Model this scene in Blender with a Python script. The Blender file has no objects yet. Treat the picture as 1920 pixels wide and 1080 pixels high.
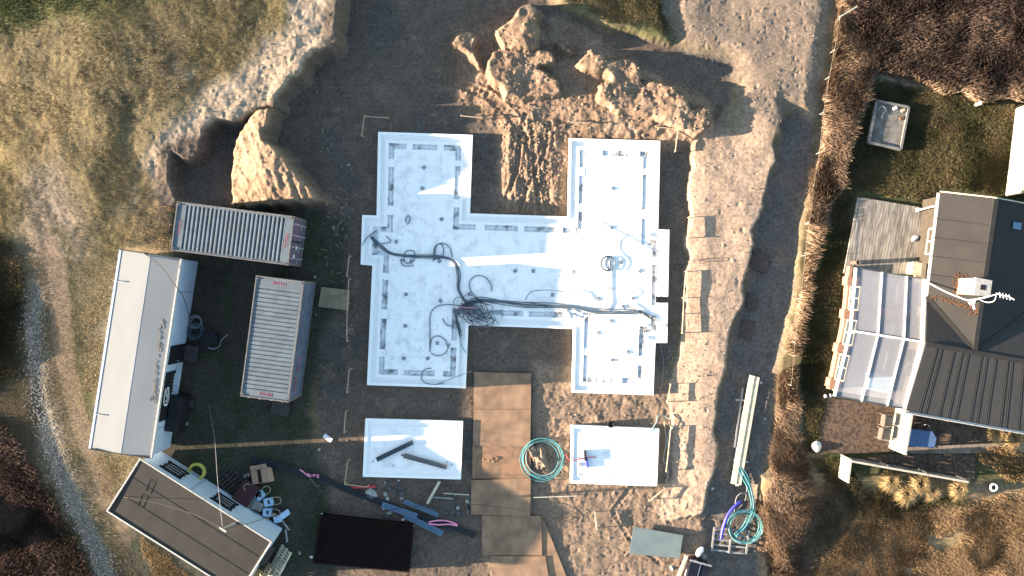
import bpy, bmesh, math, random
import numpy as np
from mathutils import Vector, Matrix
sc = bpy.context.scene
R = math.radians
H = 45.0            # drone height, metres
F = 1611.0          # focal length in photo pixels (photo 1920 wide)
# ---------------------------------------------------------------- camera
cam = bpy.data.cameras.new('camera'); co = bpy.data.objects.new('camera', cam)
sc.collection.objects.link(co); sc.camera = co
co.location = (0, 0, H); co.rotation_euler = (0, 0, 0)
cam.sensor_width = 36; cam.lens = 36*F/1920; cam.clip_start = 1; cam.clip_end = 2000
# ---------------------------------------------------------------- light
SUN_EL, SUN_DIR = 10.0, 183.0      # sun stands in the west (image left), a touch to the south
w = bpy.data.worlds.new('World'); sc.world = w; w.use_nodes = True
nt = w.node_tree; bg = nt.nodes['Background']
sky = nt.nodes.new('ShaderNodeTexSky'); sky.sky_type = 'NISHITA'; sky.sun_disc = False
sky.sun_elevation = R(SUN_EL); sky.sun_rotation = R(90-SUN_DIR); sky.air_density = 1.0; sky.dust_density = 0.6
nt.links.new(sky.outputs[0], bg.inputs[0]); bg.inputs[1].default_value = 0.08
sl = bpy.data.lights.new('sun', 'SUN'); sl.energy = 5.0; sl.angle = R(0.5); sl.color = (1.0, 0.80, 0.62)
so = bpy.data.objects.new('sun', sl); sc.collection.objects.link(so)
sv = Vector((math.cos(R(SUN_DIR))*math.cos(R(SUN_EL)), math.sin(R(SUN_DIR))*math.cos(R(SUN_EL)), math.sin(R(SUN_EL))))
so.rotation_euler = sv.to_track_quat('Z', 'Y').to_euler(); so.location = (-30, 0, 30)
sc.view_settings.view_transform = 'Standard'; sc.view_settings.look = 'None'
sc.view_settings.exposure = 2.9; sc.view_settings.gamma = 1; sc.view_settings.use_curve_mapping = False
# ---------------------------------------------------------------- helpers
rng = np.random.default_rng(7); random.seed(7)
def P(px, py, z=0.0):
    k = (H-z)/F
    return Vector(((px-960)*k, -(py-540)*k, z))
def XY(pts, z=0.0): return [tuple(P(a, b, z)[:2]) for a, b in pts]
col = sc.collection
def tag(o, label=None, cat=None, group=None, kind=None):
    if label: o['label'] = label
    if cat: o['category'] = cat
    if group: o['group'] = group
    if kind: o['kind'] = kind
    return o
def empty(name, loc, label, cat, group=None, rz=0.0):
    o = bpy.data.objects.new(name, None); col.objects.link(o); o.location = loc; o.rotation_euler = (0, 0, rz)
    o.empty_display_size = 0.2
    return tag(o, label, cat, group)
def copy_tree(o, parent=None):
    c = o.copy(); col.objects.link(c)
    if parent: c.parent = parent
    for ch in list(o.children): copy_tree(ch, c)
    return c
M = {}
def mat(name, c, rough=0.85, metal=0.0, c2=None, scale=3.0, bump=0.0, bscale=20.0, detail=4.0, spec=0.3, stretch=None, thresh=(0.35, 0.65)):
    m = bpy.data.materials.new(name); m.use_nodes = True; n = m.node_tree; b = n.nodes['Principled BSDF']
    b.inputs['Base Color'].default_value = (*c, 1); b.inputs['Roughness'].default_value = rough
    b.inputs['Metallic'].default_value = metal; b.inputs['Specular IOR Level'].default_value = spec
    tc = n.nodes.new('ShaderNodeTexCoord'); mp = n.nodes.new('ShaderNodeMapping'); n.links.new(tc.outputs['Object'], mp.inputs[0])
    if stretch: mp.inputs['Scale'].default_value = stretch
    if c2 is None: c2 = tuple(x*0.72 for x in c)
    no = n.nodes.new('ShaderNodeTexNoise'); no.inputs['Scale'].default_value = scale; no.inputs['Detail'].default_value = detail
    n.links.new(mp.outputs[0], no.inputs['Vector'])
    rp = n.nodes.new('ShaderNodeValToRGB'); e = rp.color_ramp.elements
    e[0].position, e[1].position = thresh; e[0].color = (*c2, 1); e[1].color = (*c, 1)
    n.links.new(no.outputs[0], rp.inputs[0]); n.links.new(rp.outputs[0], b.inputs['Base Color'])
    if bump:
        nb = n.nodes.new('ShaderNodeTexNoise'); nb.inputs['Scale'].default_value = bscale; nb.inputs['Detail'].default_value = 3
        n.links.new(mp.outputs[0], nb.inputs['Vector'])
        bu = n.nodes.new('ShaderNodeBump'); bu.inputs['Strength'].default_value = bump; bu.inputs['Distance'].default_value = 0.02
        n.links.new(nb.outputs[0], bu.inputs['Height']); n.links.new(bu.outputs[0], b.inputs['Normal'])
    M[name] = m; return m
def attr_mat(name, rough=0.95, bump=0.5, bscale=14.0, var=0.25, vscale=9.0, spec=0.1, soft=0.0):
    m = bpy.data.materials.new(name); m.use_nodes = True; n = m.node_tree; b = n.nodes['Principled BSDF']
    b.inputs['Roughness'].default_value = rough; b.inputs['Specular IOR Level'].default_value = spec
    at = n.nodes.new('ShaderNodeAttribute'); at.attribute_name = 'Col'
    if var:
        tc = n.nodes.new('ShaderNodeTexCoord'); no = n.nodes.new('ShaderNodeTexNoise'); no.inputs['Scale'].default_value = vscale; no.inputs['Detail'].default_value = 6
        n.links.new(tc.outputs['Object'], no.inputs['Vector'])
        mr = n.nodes.new('ShaderNodeMapRange'); mr.inputs[1].default_value = 0.3; mr.inputs[2].default_value = 0.7
        mr.inputs[3].default_value = 1-var; mr.inputs[4].default_value = 1+var; n.links.new(no.outputs[0], mr.inputs[0])
        vm = n.nodes.new('ShaderNodeVectorMath'); vm.operation = 'SCALE'
        n.links.new(at.outputs['Color'], vm.inputs[0]); n.links.new(mr.outputs[0], vm.inputs['Scale'])
        n.links.new(vm.outputs[0], b.inputs['Base Color'])
        if bump:
            nb = n.nodes.new('ShaderNodeTexNoise'); nb.inputs['Scale'].default_value = bscale; nb.inputs['Detail'].default_value = 5
            n.links.new(tc.outputs['Object'], nb.inputs['Vector'])
            bu = n.nodes.new('ShaderNodeBump'); bu.inputs['Strength'].default_value = bump; bu.inputs['Distance'].default_value = 0.02
            n.links.new(nb.outputs[0], bu.inputs['Height']); n.links.new(bu.outputs[0], b.inputs['Normal'])
    else: n.links.new(at.outputs['Color'], b.inputs['Base Color'])
    M[name] = m; return m
class MB:
    """collects simple solids, build() links them as ONE mesh object"""
    def __init__(s): s.v = []; s.f = []; s.mi = []; s.cur = 0
    def add(s, vs, fs):
        b = len(s.v); s.v += [tuple(v) for v in vs]; s.f += [tuple(b+i for i in f) for f in fs]; s.mi += [s.cur]*len(fs); return s
    def prism(s, poly, z0, z1):
        n = len(poly); a = sum(poly[i][0]*poly[(i+1) % n][1]-poly[(i+1) % n][0]*poly[i][1] for i in range(n))
        if a < 0: poly = poly[::-1]
        vs = [(p[0], p[1], z0) for p in poly]+[(p[0], p[1], z1) for p in poly]
        fs = [tuple(range(n-1, -1, -1)), tuple(range(n, 2*n))]+[(i, (i+1) % n, n+(i+1) % n, n+i) for i in range(n)]
        return s.add(vs, fs)
    def box(s, c, d, rz=0.0, mtx=None):
        x, y, z = d[0]/2, d[1]/2, d[2]/2; ca, sa = math.cos(rz), math.sin(rz)
        vs = []
        for dz in (-z, z):
            for dx, dy in ((-x, -y), (x, -y), (x, y), (-x, y)):
                vs.append((c[0]+dx*ca-dy*sa, c[1]+dx*sa+dy*ca, c[2]+dz))
        if mtx is not None: vs = [tuple(mtx @ Vector(v)) for v in vs]
        return s.add(vs, [(3, 2, 1, 0), (4, 5, 6, 7), (0, 1, 5, 4), (1, 2, 6, 5), (2, 3, 7, 6), (3, 0, 4, 7)])
    def beam(s, a, b, wd, ht, up=(0, 0, 1)):
        a = Vector(a); b = Vector(b); d = (b-a).normalized(); u = Vector(up)
        sd = d.cross(u)
        if sd.length < 1e-4: sd = d.cross(Vector((1, 0, 0)))
        sd.normalize(); u = sd.cross(d).normalized(); sd *= wd/2; u *= ht/2
        vs = [a-sd-u, a+sd-u, a+sd+u, a-sd+u, b-sd-u, b+sd-u, b+sd+u, b-sd+u]
        return s.add(vs, [(0, 1, 2, 3), (7, 6, 5, 4), (1, 0, 4, 5), (2, 1, 5, 6), (3, 2, 6, 7), (0, 3, 7, 4)])
    def tube(s, pts, r, n=6, closed=False):
        pts = [Vector(p) for p in pts]; m = len(pts); vs = []; pu = None
        for i, p in enumerate(pts):
            if closed: d = pts[(i+1) % m]-pts[i-1]
            else: d = pts[min(i+1, m-1)]-pts[max(i-1, 0)]
            if d.length < 1e-9: d = Vector((1, 0, 0))
            d.normalize()
            if pu is None: pu = Vector((0, 0, 1)) if abs(d.z) < 0.9 else Vector((1, 0, 0))
            sd = d.cross(pu)
            if sd.length < 1e-5: sd = d.cross(Vector((0, 1, 0.1)))
            sd.normalize(); u = sd.cross(d).normalized(); pu = u
            rr = r[i] if isinstance(r, (list, tuple)) else r
            for k in range(n):
                a = 2*math.pi*k/n; vs.append(p+sd*(rr*math.cos(a))+u*(rr*math.sin(a)))
        fs = []
        for i in range(m if closed else m-1):
            for k in range(n):
                a, b2 = i*n+k, i*n+(k+1) % n; c, d2 = ((i+1) % m)*n+(k+1) % n, ((i+1) % m)*n+k
                fs.append((a, d2, c, b2))
        if not closed: fs += [tuple(range(n)), tuple((m-1)*n+k for k in reversed(range(n)))]
        return s.add(vs, fs)
    def cyl(s, c, r, z0, z1, n=16, r2=None):
        r2 = r if r2 is None else r2
        vs = [(c[0]+r*math.cos(2*math.pi*k/n), c[1]+r*math.sin(2*math.pi*k/n), z0) for k in range(n)]
        vs += [(c[0]+r2*math.cos(2*math.pi*k/n), c[1]+r2*math.sin(2*math.pi*k/n), z1) for k in range(n)]
        return s.add(vs, [tuple(range(n-1, -1, -1)), tuple(range(n, 2*n))]+[(i, (i+1) % n, n+(i+1) % n, n+i) for i in range(n)])
    def slab3(s, pts, th):
        """polygon of 3D points (top face) given thickness downwards"""
        n = len(pts); a = sum(pts[i][0]*pts[(i+1) % n][1]-pts[(i+1) % n][0]*pts[i][1] for i in range(n))
        if a < 0: pts = pts[::-1]
        vs = [(p[0], p[1], p[2]-th) for p in pts]+[tuple(p) for p in pts]
        return s.add(vs, [tuple(range(n-1, -1, -1)), tuple(range(n, 2*n))]+[(i, (i+1) % n, n+(i+1) % n, n+i) for i in range(n)])
    def build(s, name, m, parent=None, smooth=False, origin=None, bevel=0.0, world=True):
        me = bpy.data.meshes.new(name)
        if parent is not None and world:
            inv = Matrix.Translation(parent.location) @ Matrix.Rotation(parent.rotation_euler[2], 4, 'Z')
            p = parent.parent
            while p is not None:
                inv = (Matrix.Translation(p.location) @ Matrix.Rotation(p.rotation_euler[2], 4, 'Z')) @ inv; p = p.parent
            inv = inv.inverted(); vs = [tuple(inv @ Vector(v)) for v in s.v]; loc = None
        elif parent is None:
            if origin is None:
                a = np.array(s.v); origin = ((a[:, 0].min()+a[:, 0].max())/2, (a[:, 1].min()+a[:, 1].max())/2, a[:, 2].min())
            vs = [(v[0]-origin[0], v[1]-origin[1], v[2]-origin[2]) for v in s.v]; loc = origin
        else: vs = s.v; loc = None
        me.from_pydata(vs, [], s.f)
        ms = m if isinstance(m, (list, tuple)) else [m]
        for q in ms: me.materials.append(M[q] if isinstance(q, str) else q)
        if len(ms) > 1: me.polygons.foreach_set('material_index', s.mi)
        if smooth: me.polygons.foreach_set('use_smooth', [True]*len(me.polygons))
        me.update()
        o = bpy.data.objects.new(name, me); col.objects.link(o)
        if parent is not None: o.parent = parent
        if loc is not None: o.location = loc
        if bevel:
            b = o.modifiers.new('bevel', 'BEVEL'); b.width = bevel; b.segments = 2; b.limit_method = 'ANGLE'
        return o
def spline(pts, n=8, closed=False):
    pts = [Vector(p) for p in pts]; m = len(pts); out = []
    rg = range(m) if closed else range(m-1)
    for i in rg:
        if closed: a, b, c, d = pts[i-1], pts[i], pts[(i+1) % m], pts[(i+2) % m]
        else: a, b, c, d = pts[max(i-1, 0)], pts[i], pts[i+1], pts[min(i+2, m-1)]
        for k in range(n):
            t = k/n
            out.append(0.5*((2*b)+(-a+c)*t+(2*a-5*b+4*c-d)*t*t+(-a+3*b-3*c+d)*t**3))
    if not closed: out.append(pts[-1])
    return out
def ppath(pts, z, n=8, closed=False): return spline([P(p[0], p[1], p[2] if len(p) > 2 else z) for p in pts], n, closed)
# ---------------------------------------------------------------- numpy fields
def vnoise(X, Y, f, seed):
    r = np.random.default_rng(seed); N = 256; g = r.random((N, N)).astype(np.float32)
    x = X*f+1000.37; y = Y*f+1000.71; xi = np.floor(x).astype(np.int64); yi = np.floor(y).astype(np.int64)
    fx = (x-xi).astype(np.float32); fy = (y-yi).astype(np.float32); fx = fx*fx*(3-2*fx); fy = fy*fy*(3-2*fy)
    a = g[yi % N, xi % N]; b = g[yi % N, (xi+1) % N]; c = g[(yi+1) % N, xi % N]; d = g[(yi+1) % N, (xi+1) % N]
    return (a*(1-fx)+b*fx)*(1-fy)+(c*(1-fx)+d*fx)*fy-0.5
def fbm(X, Y, f, seed, o=4, g=0.5):
    t = 0; a = 1.0
    for i in range(o):
        t = t+a*vnoise(X*math.cos(i)-Y*math.sin(i), X*math.sin(i)+Y*math.cos(i), f*2**i, seed+i*17); a *= g
    return t
def sdf(poly, X, Y):
    """signed distance, negative inside"""
    n = len(poly); d = np.full(X.shape, 1e9, np.float32); ins = np.zeros(X.shape, bool)
    for i in range(n):
        ax, ay = poly[i]; bx, by = poly[(i+1) % n]; ex, ey = bx-ax, by-ay; wx = X-ax; wy = Y-ay
        t = np.clip((wx*ex+wy*ey)/(ex*ex+ey*ey+1e-12), 0, 1)
        d = np.minimum(d, (wx-ex*t)**2+(wy-ey*t)**2)
        c = ((ay > Y) != (by > Y))
        with np.errstate(divide='ignore', invalid='ignore'):
            ins ^= c & (X < (bx-ax)*(Y-ay)/(by-ay+1e-12)+ax)
    d = np.sqrt(d); return np.where(ins, -d, d)
def sm(a, b, x):
    t = np.clip((x-a)/(b-a), 0, 1); return t*t*(3-2*t)
def inside(poly, X, Y, soft=0.3, off=0.0): return 1-sm(-soft, soft, sdf(poly, X, Y)+off)
def pline(pts, X, Y):
    """distance to and arc length along a polyline"""
    D = np.full(X.shape, 1e9, np.float32); S = np.zeros(X.shape, np.float32); s0 = 0
    for (ax, ay), (bx, by) in zip(pts[:-1], pts[1:]):
        ex, ey = bx-ax, by-ay; L = math.hypot(ex, ey); t = np.clip(((X-ax)*ex+(Y-ay)*ey)/(L*L), 0, 1)
        d = np.hypot(X-ax-ex*t, Y-ay-ey*t); sg = np.sign((X-ax)*ey-(Y-ay)*ex)
        k = d < np.abs(D); D = np.where(k, d*np.where(sg == 0, 1, sg), D); S = np.where(k, s0+t*L, S); s0 += L
    return D, S
# ================================================================ GROUND (one sheet to the horizon)
Z = {}
Z['field'] = XY([(-2500, -2500), (655, -2500), (640, -60), (637, 85), (618, 97), (590, 97), (575, 130), (550, 150), (522, 180), (526, 203), (480, 210), (440, 232), (424, 234), (400, 228), (382, 248), (378, 285), (365, 300), (345, 303), (325, 290), (317, 312), (320, 392), (300, 430), (150, 480), (-2500, 500)], 1.3)
Z['bank'] = XY([(700, -60), (540, -60), (548, 40), (500, 95), (440, 150), (395, 165), (350, 215), (300, 250), (262, 300), (280, 350), (305, 400), (350, 420), (420, 320), (530, 300), (660, 120)], 1.3)
Z['mound'] = XY([(425, 396), (428, 320), (440, 258), (458, 230), (480, 206), (535, 198), (520, 225), (507, 245), (510, 262), (528, 282), (552, 302), (575, 332), (600, 352), (616, 380), (600, 388), (520, 392)], 0.9)
Z['pit'] = XY([(640, -80), (1000, -80), (1080, 20), (1250, 80), (1390, 120), (1350, 250), (1300, 270), (1290, 420), (1275, 610), (1250, 690), (1255, 900), (1225, 930), (910, 960), (905, 1250), (560, 1250), (600, 920), (590, 400), (300, 400), (320, 280), (500, 230), (620, 110)])
Z['yard'] = XY([(300, 395), (600, 385), (655, 420), (640, 560), (600, 640), (580, 780), (610, 900), (640, 1120), (200, 1120), (300, 850), (330, 500)])
Z['north'] = XY([(995, -2000), (1250, -2000), (1250, -80), (1245, 30), (1262, 70), (1240, 76), (1130, 45), (1060, 12), (1010, -30)], 0.9)
Z['ne'] = XY([(1235, -90), (1560, -90), (1570, 40), (1545, 150), (1535, 230), (1475, 215), (1440, 300), (1400, 330), (1330, 330), (1320, 262), (1370, 240), (1372, 120), (1265, 85), (1245, 40)])
Z['bench'] = XY([(1300, 262), (1345, 215), (1400, 170), (1450, 175), (1470, 220), (1452, 268), (1458, 300), (1440, 350), (1432, 405), (1412, 425), (1402, 520), (1382, 600), (1366, 650), (1347, 760), (1340, 800), (1346, 850), (1332, 905), (1318, 965), (1250, 985), (1230, 950), (1262, 900), (1262, 700), (1285, 600), (1292, 420)], 0.3)
Z['trench'] = XY([(1465, 225), (1500, 205), (1535, 232), (1525, 320), (1505, 430), (1490, 540), (1470, 640), (1452, 720), (1450, 850), (1420, 900), (1425, 1000), (1450, 1150), (1330, 1150), (1318, 965), (1332, 905), (1346, 850), (1340, 800), (1347, 760), (1366, 650), (1402, 520), (1412, 425), (1440, 350), (1458, 300)])
Z['churn'] = XY([(1000, 680), (1250, 700), (1330, 960), (1440, 1010), (1460, 1200), (900, 1200), (910, 960), (1000, 900)])
Z['garden'] = XY([(1640, 160), (2900, 180), (2900, 900), (1570, 900), (1500, 760), (1500, 640), (1520, 480), (1560, 380), (1610, 260)])
Z['patio'] = XY([(1552, 742), (1665, 760), (1930, 820), (1930, 858), (1700, 850), (1540, 850), (1535, 800)])
Z['mA'] = XY([(975, 4), (1000, 0), (1026, 20), (1012, 40), (1018, 80), (1010, 94), (940, 92), (924, 56), (965, 30)], 0.9)
Z['mA2'] = XY([(920, 92), (950, 82), (1045, 88), (1047, 120), (1014, 124), (1052, 150), (1062, 176), (1040, 188), (940, 186), (918, 150), (912, 115)], 0.7)
Z['mD'] = XY([(1040, 72), (1052, 70), (1090, 92), (1078, 98)], 0.7)
Z['mB'] = XY([(828, 84), (862, 58), (886, 58), (898, 72), (896, 92), (914, 126), (895, 122), (862, 98)], 0.7)
Z['mC'] = XY([(1076, 122), (1095, 98), (1108, 84), (1136, 95), (1146, 112), (1182, 104), (1206, 120), (1206, 152), (1246, 152), (1276, 164), (1290, 190), (1296, 204), (1330, 194), (1340, 236), (1300, 262), (1240, 236), (1150, 206), (1112, 186), (1118, 156), (1140, 148), (1128, 138), (1092, 132)], 0.6)
Z['heap'] = XY([(905, 95), (1060, 100), (1120, 90), (1240, 150), (1340, 200), (1340, 262), (1240, 262), (1000, 250), (905, 200)], 0.3)
Z['ruts'] = XY([(945, 225), (1060, 235), (1055, 405), (948, 398), (938, 300)])
Z['brown'] = XY([(850, 60), (1060, 30), (1250, 150), (1340, 190), (1345, 260), (1280, 275), (1070, 262), (1065, 408), (940, 402), (930, 240), (860, 210)])
Z['heather'] = XY([(1560, -200), (3200, -200), (3200, 190), (1920, 185), (1800, 180), (1720, 160), (1640, 140), (1600, 110), (1590, 40)])
Z['dune'] = XY([(1440, 900), (1560, 900), (1830, 915), (2600, 930), (2600, 1900), (1400, 1900), (1440, 1040)])
track = XY([(60, 540), (62, 640), (75, 760), (115, 890), (170, 1010), (215, 1120)])
track2 = XY([(100, 460), (112, 560), (120, 680), (150, 800), (205, 930), (270, 1060)])
def ground_height(X, Y, detail=True):
    # warp the outlines so that dug edges look crumbled
    wx = X+0.28*fbm(X, Y, 0.9, 3, 4, 0.6); wy = Y+0.28*fbm(X, Y, 0.9, 91, 4, 0.6)
    ypx = 540-Y*35.8; xpx = 960+X*35.8
    h = np.zeros(X.shape, np.float32)
    # north-west dune plateau sinking to yard level at the cabins
    fz = 1.72*(1-sm(250, 490, ypx+0.12*(xpx-200)))*sm(-150, 520, xpx*0.9+(540-ypx)*0.2+150)+0.12*fbm(X, Y, 0.35, 5, 3)
    fz = fz+0.0*(1-sm(-32.0, -27.4, X))*sm(-4.5, 1.0, Y+fbm(X, Y, .3, 77, 2)*2)*(1-sm(2.0, 4.0, Y))*0.9
    far = 2.2*(1-sm(-34, -29.0, X+1.5*fbm(X, Y, 0.25, 12, 3)))*(1-sm(2.0, 4.5, Y))
    f = 1-sm(-0.14, 0.22, sdf(Z['field'], wx, wy))
    h = h+f*fz*(0.97+0.10*fbm(X, Y, 0.5, 41, 2))+far*(0.7+0.6*fbm(X, Y, 0.3, 44, 3))
    bk = inside(Z['bank'], wx, wy, 0.5)
    h = h-bk*f*(0.03+0.075*np.abs(fbm(X, Y, 0.9, 8, 4, 0.5)))
    # loose mound beside the hollow
    d = sdf(Z['mound'], wx, wy); h = np.maximum(h, sm(0.05, -0.30, d)*(0.95+0.95*sm(430, 525, xpx))*(1-0.5*sm(320, 400, ypx))+0.14*np.abs(fbm(X*1.3+Y*0.5, Y*0.5-X*0.2, 1.6, 14, 4, 0.6))*(d < -0.1)+0.05*fbm(X, Y, 3.0, 15, 3)*(d < -0.05))
    # northern spoil heaps
    rp = 1-sm(-0.5, 0.3, sdf(Z['heap'], wx, wy)); h = np.maximum(h, rp*(0.10+0.42*sm(900, 1320, xpx)+0.10*fbm(X, Y, 0.7, 37, 3)))
    for nm, hh, sf in (('mA', 1.10, 0.28), ('mA2', 0.82, 0.25), ('mB', 0.62, 0.30), ('mC', 0.92, 0.28), ('mD', 0.55, 0.15)):
        d = sdf(Z[nm], wx, wy); k = sm(0.08, -sf, d)
        h = np.maximum(h, k*hh*(0.90+0.30*fbm(X, Y, 0.8, 33, 3, 0.5))+(d < 0)*0.035*np.abs(fbm(X, Y, 3.0, 35, 3, 0.6)))
    nb = 1-sm(-0.35, 0.15, sdf(Z['north'], wx, wy)); h = np.maximum(h, nb*(0.48+0.12*fbm(X, Y, 0.6, 6, 3)))
    ne = 1-sm(-1.2, 0.3, sdf(Z['ne'], wx, wy)); h = np.maximum(h, ne*(0.30+0.10*fbm(X, Y, 0.5, 61, 3)))
    be = 1-sm(-0.10, 0.12, sdf(Z['bench'], wx, wy)); west = sm(1235, 1330, xpx)
    h = np.maximum(h, be*(0.02+0.30*west+0.05*fbm(X, Y, 0.8, 19, 3)+0.28*np.exp(-((xpx-1438)**2+(ypx-240)**2)/1700)))
    tr = 1-sm(-0.35, 0.25, sdf(Z['trench'], wx, wy)); h = h-tr*(0.30-0.2*sm(560, 900, ypx)+0.10*fbm(X, Y, 0.7, 23, 3))*(1-be)
    ru = inside(Z['ruts'], wx, wy, 0.3); h = h+ru*(0.10+0.13*np.abs(fbm(X*1.9, Y*0.28, 1.6, 71, 3, 0.7))+0.05*fbm(X, Y, 2.2, 72, 3))
    du = inside(Z['dune'], wx, wy, 0.8); h = h+du*(0.22*np.maximum(0, fbm(X, Y, 0.22, 29, 3)+0.3)+0.09*fbm(X*0.8+Y*.5, Y*1.4-X*.4, 0.9, 31, 2))
    h = h+0.35*inside(XY([(1420, 880), (1500, 900), (1530, 960), (1480, 1060), (1430, 1000)]), wx, wy, 0.5)
    d1, _ = pline(track, X, Y); h = h-0.07*np.exp(-(d1/0.35)**2)
    # churned soil
    pit = inside(Z['pit'], wx, wy, 0.3); ch = inside(Z['churn'], wx, wy, 0.4); ya = inside(Z['yard'], wx, wy, 0.4)
    br = inside(Z['brown'], wx, wy, 0.3)
    if detail:
        rough = np.clip(pit*0.5+ch*1.0+br*1.3+be*0.25+ne*0.25, 0, 1.4)*(1-ya*0.5)
        h = h+rough*(0.040*fbm(X, Y, 2.6, 101, 2, 0.5)+0.034*(np.abs(fbm(X, Y, 3.5, 111, 2, 0.6))))
        gr = np.clip(f*(1-bk)+inside(Z['garden'], wx, wy, 0.4)+nb, 0, 1)
        h = h+gr*(0.026*fbm(X*.8+Y*.6, Y*.8-X*.6, 3.1, 9, 2, .7))
        h = h+(1-gr)*0.007*fbm(X*.8+Y*.6, Y*.8-X*.6, 3.5, 55, 2, .8)+br*(0.034*fbm(X*.7+Y*.7, Y*.7-X*.7, 3.3, 57, 2, .7)+0.02*np.maximum(0, fbm(X, Y, 2.0, 58, 2)))+inside(Z['mound'], wx, wy, 0.2)*0.04*fbm(X, Y, 6.0, 59, 2)
        h = h+bk*f*0.045*fbm(X, Y, 2.5, 66, 3, 0.6)
    # beyond the photographed plot the land lies flat
    fd = (1-sm(17.5, 26, np.abs(Y)))*(1-sm(38, 50, np.abs(X))); h = h*fd+0.35*(1-fd)+(1-fd)*0.3*fbm(X, Y, 0.08, 300, 3)
    # crawler and tyre tracks
    if detail:
        for pts, wd, dp, fr in (([(905, 150), (960, 182), (1010, 192), (1080, 188), (1150, 178), (1300, 182)], 0.22, 0.055, 3.4),
                            ([(800, 135), (860, 155), (915, 178), (960, 218), (985, 262)], 0.24, 0.09, 3.2),
                            ([(985, 215), (975, 260), (968, 320), (950, 372)], 0.14, 0.10, 4.0), ([(992, 215), (1000, 262), (1004, 330), (1012, 392)], 0.14, 0.10, 4.0),
                            ([(1032, 230), (1020, 290), (990, 350), (975, 395)], 0.12, 0.08, 4.0),
                            ([(1210, 880), (1150, 960), (1180, 1010), (1240, 1060)], 0.12, 0.05, 4.0)):
            D, S = pline(XY(pts, 0.2), X, Y); k = 1-sm(wd*0.8, wd*1.2, np.abs(D)); edge = np.exp(-((np.abs(D)-wd*1.25)/0.06)**2)
            h = h-k*dp*0.45+k*dp*0.28*np.sin(S*fr*2*math.pi)*(0.6+fbm(X, Y, 1.2, 88, 2))+edge*dp*0.35
    return h, dict(f=f, bk=bk, nb=nb, ne=ne, be=be, tr=tr, ru=ru, du=du, pit=pit, ch=ch, ya=ya, br=br, d1=d1, wx=wx, wy=wy, xpx=xpx, ypx=ypx)
def gh(x, y):
    a, _ = ground_height(np.array([[x]], np.float32), np.array([[y]], np.float32), False); return float(a[0, 0])
def G(px, py, dz=0.0):
    p = P(px, py, 0); z = gh(p.x, p.y); p = P(px, py, z); return Vector((p.x, p.y, z+dz))
STEP = 0.055
fx = np.arange(-28.6, 28.6, STEP); fy = np.arange(-16.6, 16.6, STEP)
ext = 0.4*1.35**np.arange(0, 24)
def axis(a): e = np.cumsum(ext)[:18]; return np.concatenate([(a[0]-e)[::-1], a, a[-1]+e]).astype(np.float32)
gx, gy = axis(fx), axis(fy); X, Y = np.meshgrid(gx, gy)
Hh, K = ground_height(X, Y)
# footprints and clods stamped into the loose sand
ny, nx = X.shape; ox = int(np.argmin(np.abs(gx-fx[0]))); oy = int(np.argmin(np.abs(gy-fy[0])))
for _ in range(5200):
    px = rng.uniform(250, 1570); py = rng.uniform(0, 1080)
    zx, zy = (px-960)/35.8, -(py-540)/35.8; i = ox+int((zx-fx[0])/STEP); j = oy+int((zy-fy[0])/STEP)
    if not (5 < i < nx-5 and 5 < j < ny-5): continue
    wgt = K['ne'][j, i]*0.9+K['be'][j, i]*0.10+K['ch'][j, i]*0.8+K['pit'][j, i]*0.45+K['br'][j, i]*0.6+K['bk'][j, i]*K['f'][j, i]*0.9
    if rng.random() > wgt: continue
    a = rng.uniform(0, math.pi); sx, sy = rng.uniform(0.05, 0.11), rng.uniform(0.035, 0.06); amp = rng.choice([-1, -1, 1])*rng.uniform(0.015, 0.05)
    sl_ = (slice(j-4, j+5), slice(i-4, i+5)); dx = X[sl_]-gx[i]; dy = Y[sl_]-gy[j]
    u = dx*math.cos(a)+dy*math.sin(a); v = -dx*math.sin(a)+dy*math.cos(a)
    Hh[sl_] += amp*np.exp(-(u/sx)**2-(v/sy)**2)
def mix(c, c2, m):
    return c*(1-m[..., None])+np.array(c2, np.float32)*m[..., None]
wx, wy = K['wx'], K['wy']
C = np.zeros(X.shape+(3,), np.float32)+np.array((0.135, 0.108, 0.060), np.float32)
n1 = fbm(X, Y, 0.35, 201, 4); n2 = fbm(X, Y, 1.1, 211, 4); n3 = fbm(X, Y, 3.0, 221, 3)
C = mix(C, (0.115, 0.092, 0.045), sm(-0.15, 0.35, n1+0.35*n2))
C = mix(C, (0.20, 0.165, 0.118), sm(0.12, 0.5, fbm(X, Y, 0.22, 231, 4)+0.3*n2)*0.9)
C = mix(C, (0.075, 0.055, 0.032), sm(0.15, 0.55, -n2+0.3*n3)*0.55)
C = mix(C, (0.045, 0.062, 0.018), sm(0.0, 1.0, (1-sm(0, 110, K['ypx']+0.12*(K['xpx']-0)*0.6+40*n1))*(1-sm(250, 460, K['xpx']))+0.3*n2)*0.95)
pale = inside(XY([(330, 280), (200, 520), (210, 800), (290, 800), (330, 480)], 0.5), wx, wy, 0.8); C = mix(C, (0.27, 0.19, 0.105), pale*(0.75+0.4*n3))
p2 = inside(XY([(70, 320), (130, 300), (150, 460), (120, 620), (60, 560), (40, 420)], 0.5), wx, wy, 1.0); C = mix(C, (0.19, 0.155, 0.125), p2*0.7)
D2, _ = pline(track2, X, Y); C = mix(C, (0.15, 0.108, 0.075), np.exp(-(D2/0.75)**2)*0.8)
C = mix(C, (0.055, 0.062, 0.030), np.exp(-((D2+0.78)/0.3)**2)*0.6)
gv = np.exp(-(K['d1']/0.50)**2)*(0.75+0.6*n3); C = mix(C, (0.13, 0.12, 0.105), np.clip(gv*0.9+0.3*fbm(X, Y, 4.0, 271, 2)*(gv > .2), 0, 1)*sm(400, 620, K['ypx']))
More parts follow.
